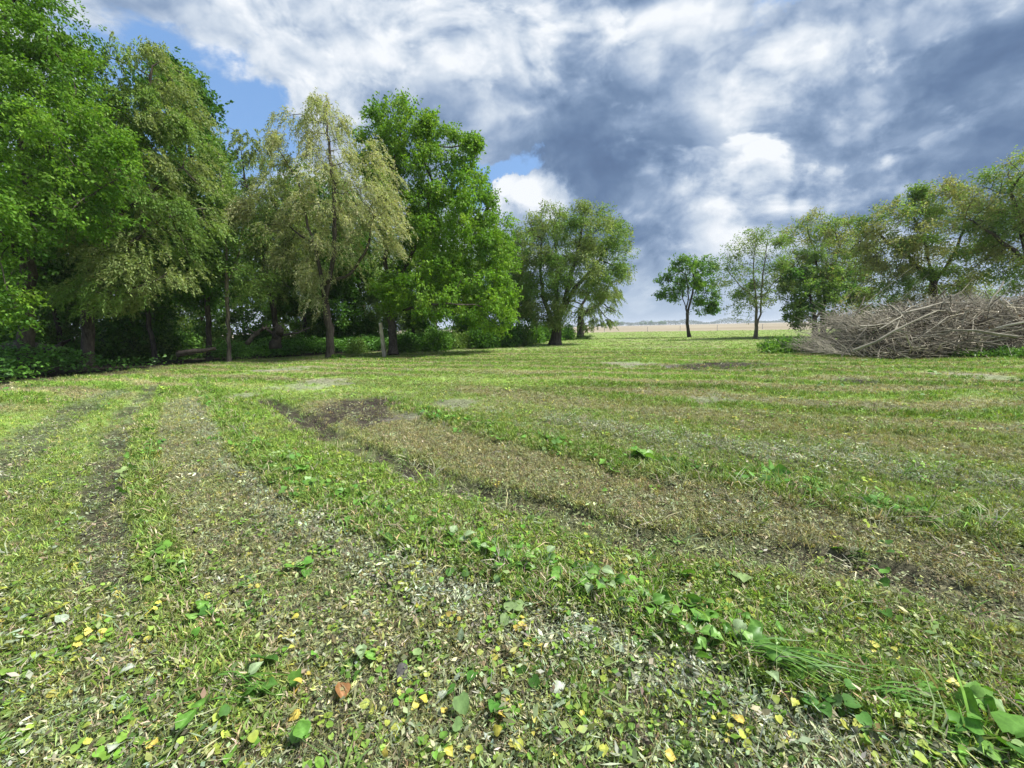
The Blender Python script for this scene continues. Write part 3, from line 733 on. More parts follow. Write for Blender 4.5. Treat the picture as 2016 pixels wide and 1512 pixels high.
def stems_mesh(name, h, spread, k, rng, r=.012):
    ch = []
    for i in range(k):
        a = rng.uniform(0, 6.28); q = rng.uniform(.2, 1) * spread
        e = np.array((math.cos(a) * q, math.sin(a) * q, h * rng.uniform(.6, 1)))
        p = np.array([(0, 0, 0), e * (.4, .4, .5), e]) + np.array((math.cos(a), math.sin(a), 0)) * spread * .12
        ch.append((p, np.array((r, r * .8, r * .4))))
    V, F = tube_mesh(ch, lambda q: 4)
    return np_mesh(name, V, F, smooth=True)
rb = np.random.default_rng(41)
BUSH = [(leaf_blob('crown', None, 1.5, 1.1, 1.7, 3400, 'deep', .20, .12, rb), stems_mesh('stems', 1.6, 1.0, 9, rb, .02)),
        (leaf_blob('crown', None, 1.2, 1.0, 1.3, 2600, 'mixed', .17, .09, rb), stems_mesh('stems', 1.2, .8, 8, rb, .02))]
for me_ in BUSH: me_[0].materials.append(M_LEAF); me_[1].materials.append(M_BARK)
def bush(loc, k, sc, rz, label, group):
    e = empty('bush', loc); e.rotation_euler = (0, 0, rz); e.scale = (sc, sc, sc); tag(e, label, 'bush', group)
    link('crown', BUSH[k][0], None, e); link('stems', BUSH[k][1], None, e)
    return e
B1 = []; B2 = []
for i, (px, Y, k, s) in enumerate([(800, 27, 0, .8), (860, 28, 0, 1.0), (905, 29.5, 1, .9), (950, 30, 0, 1.1), (985, 31, 0, 1.2), (1020, 33, 1, 1.3), (1045, 37, 0, 1.2), (930, 34, 0, 1.5), (700, 27, 1, .7), (1075, 42, 0, 1.2), (1115, 44, 0, 1.0)]):
    p = at(px, 660, Y); B1.append(bush((p.x, p.y, -.03), k, s, i * 1.7, '', 'bushes under the big green tree'))
by_place(B1, 'leafy bush under the big green tree, # from the left')
for i, (px, Y, k, s) in enumerate([(20, 20, 0, 1.1), (100, 21, 1, 1.3), (210, 22, 0, 1.1), (280, 23, 1, 1.2), (350, 25, 0, 1.2), (440, 27, 1, 1.3), (510, 29, 0, 1.2), (580, 28, 1, 1.1), (650, 30, 0, 1.2), (-90, 18, 0, 1.), (60, 27, 0, 1.6), (150, 28, 1, 1.8), (310, 31, 0, 1.7), (400, 33, 0, 1.5), (540, 36, 1, 1.9), (720, 36, 0, 1.6), (620, 38, 0, 1.7), (830, 40, 1, 1.8)]):
    p = at(px, 660, Y); B2.append(bush((p.x, p.y, -.03), k, s, i * 2.1, '', 'bushes on the wood floor'))
by_place(B2, 'dark leafy bush on the floor of the left wood, # from the left')
for i, (px, Y, k, s, lb) in enumerate([(1900, 24, 0, 1.3, 'green bush behind the tallest part of the brush pile'), (2010, 21, 1, 1.5, 'green bush behind the right end of the brush pile'), (1780, 29, 1, 1.1, 'green bush behind the low middle of the brush pile'), (1690, 34, 0, 1.2, 'dark green bush behind the left end of the brush pile')]):
    p = at(px, 650, Y); bush((p.x, p.y, -.03), k, s, i * 1.3, lb, None)

# -- undergrowth along the edge of the wood --------------------------
rng = np.random.default_rng(51)
n0 = 150000
ux = rng.uniform(-34, 7, n0); edge = np.interp(ux, HEDGE[:, 0], HEDGE[:, 1])
uy = edge + rng.random(n0) ** 1.5 * 9
wd = woods_depth(ux, uy)
dens = np.where(ux < -3.2, 1.0, .6)
keep = (wd > .1 + .8 * fbm(ux * .8, uy * .8, 2)) & (rng.random(n0) < dens * np.clip(1.25 - wd / 9, .15, 1))
ux, uy, wd = ux[keep], uy[keep], wd[keep]
hh = (.45 + 1.15 * fbm(ux * .9 + 7, uy * .9, 3)) * sstep(-.1, 1.2, wd) * np.where(ux < -4, 1.0, .6)
uz = hh * rng.random(len(ux)) ** .45
p1, p2, p3 = (np.array(q) for q in PAL['deep'])
cl = fbm(ux * 2.2, uy * 2.2, 2)[:, None]
col = (p3 + (p2 - p3) * np.clip((cl - .25) * 2, 0, 1)) * np.exp(rng.normal(0, .2, (len(ux), 1))) * np.array((1.25, 1.35, 1.3))
D = rng.normal(0, 1, (len(ux), 3)) * np.array((1, 1, .45)) + np.array((0, 0, .05))
V, F, tn = leaves(np.stack([ux, uy, uz], 1), D, rng.uniform(.10, .2, len(ux)), rng.uniform(.06, .11, len(ux)), rng, col)
tag(link('undergrowth', np_mesh('undergrowth', V, F, tn), M_WEED), 'dense dark green nettle undergrowth along the edge of the wood', 'undergrowth', kind='stuff')

# -- logs, stumps and the post in the wood ---------------------------
def log_thing(name, pts, r, label, cat, mat, seed, forks=2):
    rng = np.random.default_rng(seed)
    pts = [np.array(p, float) for p in pts]; base = pts[0]
    e = empty(name, tuple(base)); tag(e, label, cat)
    q = np.linspace(0, len(pts) - 1, 9); P = np.stack([np.interp(q, range(len(pts)), [p[i] for p in pts]) for i in range(3)], 1)
    P[1:-1] += rng.normal(0, r * .25, P[1:-1].shape)
    V, F = tube_mesh([(P - base, r * np.linspace(1, .55, 9) * rng.uniform(.9, 1.1, 9))], lambda q: 9)
    caps = [np.arange(9)[None, ::-1], np.arange(len(V) - 9, len(V))[None]]
    link('stem', np_mesh('stem', V, [F] + caps, smooth=True), mat, e)
    for i in range(forks):
        j = rng.integers(3, 8); d_ = unit(rng.normal(0, 1, 3)) * np.array((1, .6, .6)); d_[2] = abs(d_[2])
        L = rng.uniform(.6, 1.4)
        pp = np.array([P[j], P[j] + d_ * L * .5 + rng.normal(0, .06, 3), P[j] + d_ * L]) - base
        V, F = tube_mesh([(pp, np.array((r * .4, r * .3, r * .12)))], lambda q: 5)
        link('branch_stub', np_mesh('branch_stub', V, F, smooth=True), mat, e)
def a3(px, py, Y): return tuple(at(px, py, Y))
log_thing('fallen_log', [a3(350, 698, 20), a3(385, 692, 20), a3(425, 686, 20.5)], .16, 'pale fallen log lying left of the slender tree', 'log', M_BARK, 1)
log_thing('fallen_log', [a3(5, 688, 17), a3(60, 683, 17), a3(130, 690, 17.5)], .3, 'dark fallen log lying at the left edge of the wood', 'log', M_BARK, 2)
log_thing('leaning_dead_branch', [a3(487, 676, 23), a3(505, 655, 23), a3(520, 645, 23)], .13, 'broken pale dead branch leaning beside the dark stump', 'branch', M_BARKP, 3, 4)
log_thing('dead_stump', [a3(543, 686, 23), a3(546, 660, 23), a3(550, 640, 23)], .32, 'dark broken stump left of the pale willow', 'stump', M_BARK, 4, 3)
log_thing('dead_branch', [a3(553, 660, 24), a3(585, 655, 24), a3(610, 645, 24.5)], .07, 'long thin dead branch between the stump and the pale willow', 'branch', M_BARKP, 5, 3)
pb = gp(757, 702); ptop = at(749, 636, pb.y)
bm = bmesh.new(); bmesh.ops.create_cube(bm, size=1)
for v in bm.verts:
    k_ = v.co.z + .5
    v.co = Vector((v.co.x * (.20 - .05 * k_) + (ptop.x - pb.x) * k_, v.co.y * .16, (ptop.z + .1) * k_ - .1 + (.06 * v.co.x if k_ > .5 else 0)))
bmesh.ops.subdivide_edges(bm, edges=bm.edges[:], cuts=3, use_grid_fill=True)
for v in bm.verts: v.co += Vector((random.gauss(0, .006), random.gauss(0, .006), 0))
bmesh.ops.bevel(bm, geom=[e for e in bm.edges if len(e.link_faces) == 2 and e.calc_face_angle(0) > .8], offset=.015, segments=1)
me = bpy.data.meshes.new('wooden_post'); bm.to_mesh(me); bm.free()
tag(link('wooden_post', me, M_POST, None, (pb.x, pb.y, 0)), 'pale weathered wooden post leaning before the big green tree trunk', 'post')

# -- fence posts and the far tree line -------------------------------
me = bpy.data.meshes.new('fence_post'); bm = bmesh.new(); bmesh.ops.create_cone(bm, cap_ends=True, segments=8, radius1=.075, radius2=.06, depth=1.35)
bmesh.ops.create_cone(bm, cap_ends=True, segments=8, radius1=.06, radius2=.02, depth=.06, matrix=Matrix.Translation((0, 0, .70)))
bm.to_mesh(me); bm.free(); me.materials.append(M_FPOST)
FP = []
for px in (1190, 1275, 1339, 1412, 1501, 1560, 1640):
    p = at(px, 648, 97)
    FP.append(tag(link('fence_post', me, None, None, (p.x, p.y, .42)), 'x', 'post', 'fence posts along the field'))
by_place(FP, 'thin pale fence post at the edge of the tan field, # from the left')
DT = []
rf = np.random.default_rng(61)
FT = []
for k in range(3):
    lb_ = leaf_blob('crown', None, 5 + k, 5, 8 - k, 700, 'deep', 2.2, 1.5, rf); lb_.materials.append(M_LEAF)
    V, F = tube_mesh([(np.array([(0, 0, -1), (.1, 0, 3), (0, .2, 8)]), np.array((.5, .4, .2)))], lambda q: 6)
    tm = np_mesh('trunk', V, F, smooth=True); tm.materials.append(M_BARK); FT.append((lb_, tm))
for i, px in enumerate([1188, 1212, 1224, 1262, 1270, 1281, 1299, 1303, 1309]):
    Y = 1150 + (i * 97) % 300; p = at(px, 640, Y)
    e = empty('distant_tree', (p.x, p.y, 0)); s = 1.0 + .13 * ((i * 3) % 4); e.scale = (s, s, s); e.rotation_euler = (0, 0, i)
    DT.append(tag(e, 'x', 'tree', 'far horizon trees'))
    c_ = link('crown', FT[i % 3][0], None, e, (0, 0, 3)); link('trunk', FT[i % 3][1], None, e)
by_place(DT, 'tiny tree on the far horizon beyond the tan field, # from the left')
n = 26000
fx = rf.uniform(-900, 2600, n); 
top = 21 * fbm(fx / 90 + 5, fx * 0 + 2, 3) ** 1.2 * (.35 + sstep(200, 700, fx) + .2)
V, F, tn = leaves(np.stack([fx, 1650 - .05 * fx + rf.normal(0, 18, n), top * rf.random(n) ** .6], 1), rf.normal(0, 1, (n, 3)), rf.uniform(3, 6, n), rf.uniform(2, 4, n), rf, np.tile(np.array((.05, .085, .03)), (n, 1)) * np.exp(rf.normal(0, .25, (n, 1))))
tag(link('distant_woods', np_mesh('distant_woods', V, F, tn), M_LEAF), 'far blue-grey line of woods along the horizon', 'woods', kind='stuff')

# ------------------------------------------------------------------ brush pile
rng = np.random.default_rng(71)
PX0, PX1, PY = 11.9, 26.0, 17.6
def pile_top(x):
    return np.interp(x, [14.2, 14.7, 15.3, 16.2, 17.4, 19, 21, 23, 25, 28.5], [0, .7, 1.5, 1.85, 1.95, 2.1, 2.3, 2.3, 2.1, .5])
def pile_z(x, y):
    q = np.clip(1 - ((y - PY) / 2.9) ** 2, 0, 1)
    return pile_top(x) * q ** .55 * (.62 + .74 * fbm(x * 1.1, y * .7, 2))
pile = empty('brush_pile', (17.5, PY, 0))
tag(pile, 'long heap of dry grey cut branches lying on the lawn at right', 'brush pile')
def stick_mesh(k, rng):
    L = 1.0; n = 7
    t = np.linspace(0, 1, n)
    bend = rng.uniform(-.24, .24, 2)
    P = np.stack([t, bend[0] * np.sin(t * 3.1) + rng.normal(0, .012, n), bend[1] * np.sin(t * 2.6) + rng.normal(0, .012, n)], 1)
    rr = .022 * (1 - .72 * t)
    ch = [(P, rr)]
    for f in range(rng.integers(1, 4)):
        j = rng.integers(2, 6); a = rng.uniform(0, 6.28); l = rng.uniform(.18, .42)
        d_ = np.array((.75, .6 * math.cos(a), .6 * math.sin(a)))
        ch.append((np.array([P[j], P[j] + d_ * l * .5 + rng.normal(0, .02, 3), P[j] + d_ * l + rng.normal(0, .03, 3)]), np.array((.55, .4, .15)) * rr[j]))
    V, F = tube_mesh(ch, lambda q: 6 if q > .013 else 4)
    me = np_mesh('branch', V, F, smooth=True)
    return me
def off_pile(o, p): o.location = (p[0] - 17.5, p[1] - PY, p[2])
SM = [stick_mesh(i, rng) for i in range(18)]
for i, me_ in enumerate(SM): me_.materials.append(M_DEAD if i % 4 else M_DEADD)
def surf(n, lo=14.8, hi=27.0):
    x = rng.uniform(lo, hi, n); y = PY - 2.8 + rng.random(n) ** 1.5 * 4.2
    return x, y, pile_z(x, y)
def heading(x, n):
    """branches comb along the heap; at the left end they fan out and down"""
    left = 1 - sstep(14, 18, x)
    yaw = np.where(rng.random(n) < .62, math.pi, 0) + rng.normal(0, .8, n)
    pit = rng.normal(0, .42, n) - .25 * left * (np.cos(yaw) < 0)
    return np.stack([np.cos(yaw) * np.cos(pit), np.sin(yaw) * np.cos(pit), np.sin(pit)], 1)
nb = 286
x, y, z = surf(nb)
D = heading(x, nb)
Ls = rng.uniform(1.1, 3.2, nb)
for i in range(nb):
    o = link('branch', SM[i % 18], None, pile)
    d_ = Vector(D[i]); L = Ls[i]
    p = np.array((x[i], y[i], max(.08, z[i] * rng.uniform(.5, 1.0)))) - np.array(d_) * L * .5
    if p[2] < .04: p[2] = .05
    if p[2] + d_.z * L < .02: d_.z = (0.03 - p[2]) / L
    off_pile(o, p)
    o.rotation_euler = d_.to_track_quat('X', 'Z').to_euler()
    th = rng.uniform(.4, 1.0) if i % 17 else rng.uniform(.9, 1.4)
    o.scale = (L, L * .75 * th, L * .75 * th)
# long pale poles that read singly in the photograph: (left end px, right end px, depth)
for (a_, b_, dep, sc) in [((1597, 655), (1690, 560), 15.6, .8), ((1655, 702), (1735, 600), 15.2, 1.1), ((1680, 690), (1860, 625), 15.0, 1.9), ((1690, 652), (1930, 610), 16.4, 1.7), ((1735, 642), (1990, 612), 16.2, 1.6), ((1570, 690), (1640, 625), 16.4, .6), ((1575, 632), (1585, 690), 16.4, .5),
                          ((1760, 605), (1830, 540), 17.4, .5), ((1745, 590), (1750, 540), 17.0, .4), ((1700, 600), (1800, 520), 18, .5), ((1880, 625), (1890, 560), 17.0, .6), ((1985, 580), (1990, 548), 17, .6), ((1830, 600), (1940, 570), 17.0, .6), ((1700, 700), (1700, 650), 14.9, 1.0), ((1640, 660), (1700, 565), 17, .6)]:
    pa = np.array(at(*a_, dep)); pb_ = np.array(at(*b_, dep + .3)); pa[2] = max(pa[2], .06)
    d_ = Vector(pb_ - pa); L = d_.length
    o = link('branch', SM[int(rng.integers(0, 18))], None, pile); off_pile(o, pa)
    o.rotation_euler = d_.to_track_quat('X', 'Z').to_euler(); o.scale = (L, L * .28 * sc + .2 * sc, L * .28 * sc + .2 * sc)
# the mass of thin twigs and dead leaves inside the heap
nt = 6500
x, y, z = surf(nt, 14.6, 28)
z = z * rng.uniform(.12, 1.03, nt) + .03
D = heading(x, nt) + rng.normal(0, .35, (nt, 3)); D = unit(D)
L = rng.uniform(.35, 1.7, nt)
ch = []
base = np.array((17.5, PY, 0))
for i in range(nt):
    c = np.array((x[i], y[i], z[i])); l = L[i]
    s_ = c - D[i] * l * .5; e_ = c + D[i] * l * .5
    mid = c + rng.normal(0, .12 * l, 3)
    P = np.array([s_, mid, e_]); P[:, 2] = np.maximum(P[:, 2], .02)
    r_ = rng.uniform(.006, .026)
    ch.append((P - base, np.array((r_, r_ * .8, r_ * .35))))
V, F = tube_mesh(ch, lambda q: 3)
tw = np.repeat(np.clip(np.exp(rng.normal(-.55, .7, (nt, 1))), .10, 1.1) * np.array((1.0, .97, .93)), 9, axis=0)
o = link('twigs', np_mesh('twigs', V, F, tw, smooth=True), M_TWIG, pile); o['kind'] = 'stuff'
# upright wispy twigs on top
ch = []
for i in range(1700):
    xx = rng.uniform(14, 24) if i < 1250 else rng.uniform(13.6, 16); yy = PY + rng.normal(-.3, 1.0); zz_ = float(pile_z(np.array([xx]), np.array([yy]))[0]) * .9
    yaw = rng.normal(math.pi * .9 if xx < 16.5 else .5, .8); pit = rng.uniform(.1, .9); l = rng.uniform(.5, 1.5)
    d_ = np.array((math.cos(yaw) * math.cos(pit), math.sin(yaw) * math.cos(pit), math.sin(pit)))
    c = np.array((xx, yy, max(zz_, .1)))
    P = np.array([c, c + d_ * l * .5 + rng.normal(0, .05, 3), c + d_ * l + np.array((0, 0, -.12 * l)) + rng.normal(0, .08, 3)])
    ch.append((P - base, np.array((.010, .007, .003))))
V, F = tube_mesh(ch, lambda q: 3)
o = link('wispy_twigs', np_mesh('wispy_twigs', V, F, smooth=True), M_DEAD, pile); o['kind'] = 'stuff'
nl = 9000
x, y, z = surf(nl, 18.5, 28); 
ok = fbm(x * .9, y * .9 + z, 2) > .5
x, y, z = x[ok], y[ok], z[ok] * rng.uniform(.1, .95, ok.sum()) + .05
V, F, tn = leaves(np.stack([x, y, z], 1) - base, rng.normal(0, 1, (len(x), 3)), rng.uniform(.08, .17, len(x)), rng.uniform(.05, .1, len(x)), rng, np.array((.17, .105, .075)) * np.exp(rng.normal(0, .3, (len(x), 1))))
o = link('dead_leaves', np_mesh('dead_leaves', V, F, tn), M_WEED, pile); o['kind'] = 'stuff'

# green weeds at the foot of the heap
PAL['fresh'] = ((.13, .27, .04), (.19, .34, .06), (.08, .18, .03))
def weed_clump(px, py, rx, ry, rz, n, label, pal='fresh', L=.12, W=.05, up=.6, sd=0):
    g = gy_base(px, py); r_ = np.random.default_rng(80 + sd)
    e = empty('weed_clump', g); tag(e, label, 'weeds')
    link('foliage', leaf_blob('foliage', None, rx, ry, rz, n, pal, L, W, r_, up), M_WEED, e)
    link('stems', stems_mesh('stems', rz * .8, rx * .7, 14, r_, .006), M_WEED_STEM, e)
M_WEED_STEM = bark_mat('weed_stem', (.05, .10, .02), (.10, .17, .04), 10, .1, .6)
weed_clump(1548, 694, 1.15, .8, .62, 5200, 'bright green weed clump on the lawn left of the brush pile', L=.17, W=.075, sd=1)
weed_clump(1600, 690, .6, .5, .3, 1500, 'low green weeds under the left tip of the brush pile', sd=2)
for i, px in enumerate((1800, 1850, 1905, 1960, 2010)):
    weed_clump(px, 700 + i * 1.2, .75, .45, .34, 1500, ['small green weeds at the foot of the brush pile, leftmost of five clumps', 'small green weeds at the foot of the brush pile, second clump of five from left', 'small green weeds at the foot of the brush pile, middle clump of five', 'small green weeds at the foot of the brush pile, second clump from the right edge', 'small green weeds at the foot of the brush pile at the right edge'][i], sd=3 + i)
weed_clump(915, 687, .45, .4, .5, 600, 'little green sapling sprout on the lawn before the big green tree', 'mixed', sd=12)
weed_clump(665, 706, .35, .3, .28, 500, 'small green sprouts at the foot of the pale willow', 'maple', sd=13)
weed_clump(1150, 668, 1.1, .8, .6, 1600, 'green weeds around the foot of the smaller willow', 'deep', sd=14)

# ------------------------------------------------------------------ lawn cover
def proto(name, V, F, frag):
    me = np_mesh(name, V, F)
    a = me.attributes.new('frag', 'FLOAT_COLOR', 'POINT')
    t = np.ones((len(V), 4), np.float32); t[:, :3] = frag; a.data.foreach_set('color', t.ravel())
    me.materials.append(M_GRASS)
    return me
def blades(n, h, w, spread, lean, rng, lie=0.0):
    """a tuft of n tapering blades, each three quads-ish: base pair, mid pair, tip"""
    V = []; F = []; C = []
    for i in range(n):
        a = rng.uniform(0, 6.28); q = spread * math.sqrt(rng.random())
        b = np.array((math.cos(a) * q, math.sin(a) * q, -.004))
        hd = rng.uniform(0, 6.28); ln = lean * rng.random()
        L = h * rng.uniform(.5, 1.25); ww = w * rng.uniform(.6, 1.3)
        d0 = np.array((math.cos(hd) * ln, math.sin(hd) * ln, 1.0)); d0 /= np.linalg.norm(d0)
        d1 = np.array((math.cos(hd) * (ln + .7), math.sin(hd) * (ln + .7), .7 - lie)); d1 /= np.linalg.norm(d1)
        s = np.array((-math.sin(hd), math.cos(hd), 0)); k = rng.uniform(-.8, .8)
        s = s * math.cos(k) + np.array((math.cos(hd), math.sin(hd), 0)) * math.sin(k)
        m_ = b + d0 * L * .55; t = m_ + d1 * L * .45
        j = len(V)
        V += [b - s * ww * .4, b + s * ww * .4, m_ + s * ww * .5, m_ - s * ww * .5, t + s * ww * .12, t - s * ww * .12]
        F += [(j, j + 1, j + 2, j + 3), (j + 3, j + 2, j + 4, j + 5)]
        c = np.array((1, 1, 1.)) * rng.uniform(.7, 1.3) * np.array((rng.uniform(.9, 1.25), 1, rng.uniform(.8, 1.2)))
        C += [c * .95] * 2 + [c] * 2 + [c * 1.08] * 2
    return np.array(V), np.array(F), np.array(C)
def bits(n, L, W, spread, rng, tilt=.35, hi=.02, strip=.4):
    """loose cut pieces lying about: torn leaf bits and straws"""
    V = []; F = []; C = []
    for i in range(n):
        a = rng.uniform(0, 6.28); q = spread * math.sqrt(rng.random())
        c0 = np.array((math.cos(a) * q, math.sin(a) * q, rng.uniform(.002, hi)))
        hd = rng.uniform(0, 6.28)
        d_ = np.array((math.cos(hd), math.sin(hd), rng.normal(0, tilt))); d_ /= np.linalg.norm(d_)
        u_ = unit(rng.normal(0, tilt, 3) + np.array((0, 0, 1))); s = unit(np.cross(d_, u_)); nn = np.cross(s, d_)
        l = L * rng.uniform(.5, 1.3); w = W * rng.uniform(.5, 1.3)
        if rng.random() < strip: w *= .28; l *= 1.5
        curl = rng.normal(0, .25) * w
        j = len(V)
        V += [c0 - d_ * l * .5, c0 + s * w * .5 + nn * curl, c0 + d_ * l * .5 + nn * curl * .6, c0 - s * w * .45 + nn * curl * rng.uniform(-.5, 1)]
        F += [(j, j + 1, j + 2, j + 3)]
        c = np.ones(3) * math.exp(rng.normal(0, .24)) * np.array((rng.uniform(.9, 1.15), 1, rng.uniform(.85, 1.2)))
        C += [c] * 4
    return np.array(V), np.array(F), np.array(C)
def heart(rng, L=.05, stemL=.05, cup=.25):
    """a heart-shaped leaf blade on a thin stalk"""
    out = [(0, 0), (.28, -.10), (.47, .12), (.46, .42), (.25, .78), (0, 1.0)]
    tilt = rng.uniform(.2, .95); hd = rng.uniform(0, 6.28)
    V = []; 
    f = np.array((math.cos(hd), math.sin(hd), 0)); s = np.array((-f[1], f[0], 0)); up = np.array((0, 0, 1.))
    d_ = f * math.cos(tilt) - up * math.sin(tilt) * .55; nn = up * math.cos(tilt) + f * math.sin(tilt) * .55
    b = np.array((0, 0, stemL))
    mids = [(0, 0), (0, .12), (0, .42), (0, .78)]
    pts = []
    for (u, v) in out: pts.append((u, v))
    for (u, v) in out[1:5][::-1]: pts.append((-u, v))
    P = [b + s * u * L + d_ * v * L + nn * (abs(u) * cup * L + .10 * L * math.sin(v * 3) + rng.normal(0, .02) * L) for (u, v) in pts]
    M_ = [b + d_ * v * L + nn * (.10 * L * math.sin(v * 3) - .02 * L) for (u, v) in mids]
    V = P + M_[1:]       # 0 base,1-4 right,5 tip,6-9 left (top to bottom), 10,11,12 mids
    Q = [(0, 1, 2, 10), (10, 2, 3, 11), (11, 3, 4, 12), (0, 10, 8, 9), (10, 11, 7, 8), (11, 12, 6, 7)]
    Tt = [(12, 4, 5), (12, 5, 6)]
    n0 = len(V); w = .0022
    V += [np.array((-w, 0, -.01)), np.array((w, 0, -.01)), b + np.array((w, 0, 0)) * .7, b - np.array((w, 0, 0)) * .7, np.array((0, -w, -.01)), np.array((0, w, -.01)), b + np.array((0, w, 0)) * .7, b - np.array((0, w, 0)) * .7]
    Q += [(n0, n0 + 1, n0 + 2, n0 + 3), (n0 + 4, n0 + 5, n0 + 6, n0 + 7)]
    C = np.ones((len(V), 3)); C[n0:] = (1.1, .95, .9)
    return np.array(V), [np.array(Q), np.array(Tt)], C
def merge(parts):
    V = []; Q = []; Tt = []; C = []; b = 0
    for (v, f, c) in parts:
        V.append(v); C.append(c)
        if isinstance(f, list):
            Q.append(f[0] + b); Tt.append(f[1] + b)
        else: Q.append(f + b)
        b += len(v)
    return np.vstack(V), ([np.vstack(Q)] + ([np.vstack(Tt)] if Tt else [])), np.vstack(C)
rp = np.random.default_rng(91)
def coll(name, meshes):
    c = bpy.data.collections.new(name)
    for i, me_ in enumerate(meshes):
        o = bpy.data.objects.new('%s_%02d' % (name, i), me_); c.objects.link(o)
    return c
TUFT = coll('tuft', [proto('tuft', *blades(8, .055, .0055, .035, .7, rp)) for i in range(6)])
FARTUFT = coll('far_tuft', [proto('far_tuft', *blades(12, .055, .009, .07, .8, rp)) for i in range(4)])
CLIP = coll('clippings', [proto('clippings', *bits(14, .021, .0085, .055, rp, strip=.5)) for i in range(7)])
LEAFC = coll('leaflets', [proto('leaflets', *merge([(lambda t: (t[0] + np.array((rp.normal(0, .022), rp.normal(0, .022), 0)), t[1], t[2] * math.exp(rp.normal(0, .15))))(heart(rp, rp.uniform(.014, .028), rp.uniform(.008, .03))) for q in range(4)])) for i in range(6)])
BROAD = coll('broad_leaves', [proto('broad_leaves', *merge([(lambda t: (t[0] + np.array((rp.normal(0, .05), rp.normal(0, .05), 0)), t[1], t[2] * math.exp(rp.normal(0, .12))))(heart(rp, rp.uniform(.035, .068), rp.uniform(.02, .06))) for q in range(3)])) for i in range(5)])
LONG = coll('long_grass', [proto('long_grass', *blades(7, .20, .006, .05, 1.6, rp, lie=.5)) for i in range(4)])
def gn_scatter(name, collection, P, rot, scale, col, idx, label, cat):
    me = bpy.data.meshes.new(name)
    n = len(P)
    me.vertices.add(n); me.vertices.foreach_set('co', P.astype(np.float32).ravel())
    a = me.attributes.new('rot', 'FLOAT_VECTOR', 'POINT'); a.data.foreach_set('vector', rot.astype(np.float32).ravel())
    a = me.attributes.new('scl', 'FLOAT', 'POINT'); a.data.foreach_set('value', scale.astype(np.float32))
    a = me.attributes.new('pick', 'INT', 'POINT'); a.data.foreach_set('value', idx.astype(np.int32))
    a = me.attributes.new('tint', 'FLOAT_COLOR', 'POINT'); t = np.ones((n, 4), np.float32); t[:, :3] = col; a.data.foreach_set('color', t.ravel())
    o = link(name, me, None)
    g = bpy.data.node_groups.new(name, 'GeometryNodeTree')
    g.interface.new_socket('Geometry', in_out='INPUT', socket_type='NodeSocketGeometry')
    g.interface.new_socket('Geometry', in_out='OUTPUT', socket_type='NodeSocketGeometry')
    N = g.nodes
    gi = N.new('NodeGroupInput'); go = N.new('NodeGroupOutput')
    ci = N.new('GeometryNodeCollectionInfo'); ci.inputs['Collection'].default_value = collection
    ci.inputs['Separate Children'].default_value = True; ci.inputs['Reset Children'].default_value = True
    ip = N.new('GeometryNodeInstanceOnPoints'); ip.inputs['Pick Instance'].default_value = True
    def na(nm, ty):
        q = N.new('GeometryNodeInputNamedAttribute'); q.data_type = ty; q.inputs['Name'].default_value = nm; return q.outputs[0]
    g.links.new(gi.outputs[0], ip.inputs['Points']); g.links.new(ci.outputs[0], ip.inputs['Instance'])
    g.links.new(na('pick', 'INT'), ip.inputs['Instance Index'])
    e2r = N.new('FunctionNodeEulerToRotation'); g.links.new(na('rot', 'FLOAT_VECTOR'), e2r.inputs[0])
    g.links.new(e2r.outputs[0], ip.inputs['Rotation']); g.links.new(na('scl', 'FLOAT'), ip.inputs['Scale'])
    g.links.new(ip.outputs[0], go.inputs[0])
    md = o.modifiers.new('scatter', 'NODES'); md.node_group = g
    tag(o, label, cat, kind='stuff')
    return o
def sample(rho0, rc, r0, r1, rng, pw=2.0, half=76):
    """points whose density thins with distance: rho0 / (1+(r/rc)^pw) per square metre"""
    rr = np.linspace(r0, r1, 4000); pdf = rr * rho0 / (1 + (rr / rc) ** pw)
    cdf = np.cumsum(pdf) * (rr[1] - rr[0]); n = int(cdf[-1] * math.radians(2 * half))
    r = np.interp(rng.random(n) * cdf[-1], cdf, rr); a = rng.uniform(-math.radians(half), math.radians(half), n)
    return np.sin(a) * r, np.cos(a) * r
def put(name, collection, nvar, x, y, F, scale, col, tilt, rng, label, cat, zoff=0.0):
    n = len(x)
    z = height(x, y, F) + zoff
    rot = np.stack([rng.normal(0, tilt, n), rng.normal(0, tilt, n), rng.uniform(0, 6.283, n)], 1)
    return gn_scatter(name, collection, np.stack([x, y, z], 1), rot, scale, np.clip(col, .004, .95), rng.integers(0, nvar, n), label, cat)
def sub(F, k): return {q: (v[k] if q != 'R' else {a: b[k] for a, b in v.items()}) for q, v in F.items()}
def vary(c, rng, s=.2, h=.06):
    return c * np.exp(rng.normal(0, s, (len(c), 1))) * (1 + rng.normal(0, h, (len(c), 3)))
rs = np.random.default_rng(101)
# short grass
x, y = sample(5200, 2.5, .35, 26, rs); F = fields(x, y)
keep = rs.random(len(x)) < np.clip(.85 - .8 * F['soil'] - .9 * F['pale'] - .35 * F['clip'] - .6 * F['R']['dark_mid'] - .22 * F['near'] * (1 - F['lush']) + .2 * F['lush'] - F['wood'] * .9, .03, 1)
x, y = x[keep], y[keep]; F = sub(F, keep)
gc = np.tile(np.array((.175, .265, .05)), (len(x), 1)); yl = rs.random(len(x))[:, None]
gc = gc + (np.array((.29, .355, .09)) - gc) * (yl ** 2)
gc = gc * (1 - .6 * F['bright'][:, None]) + np.array((.245, .39, .055)) * .6 * F['bright'][:, None]
gc = gc * (1 - .75 * F['lush'][:, None]) + np.array((.14, .26, .035)) * .75 * F['lush'][:, None]
dd = np.clip(F['dry'] * .85, 0, 1)[:, None]; gc = gc * (1 - dd) + np.array((.315, .285, .145)) * dd
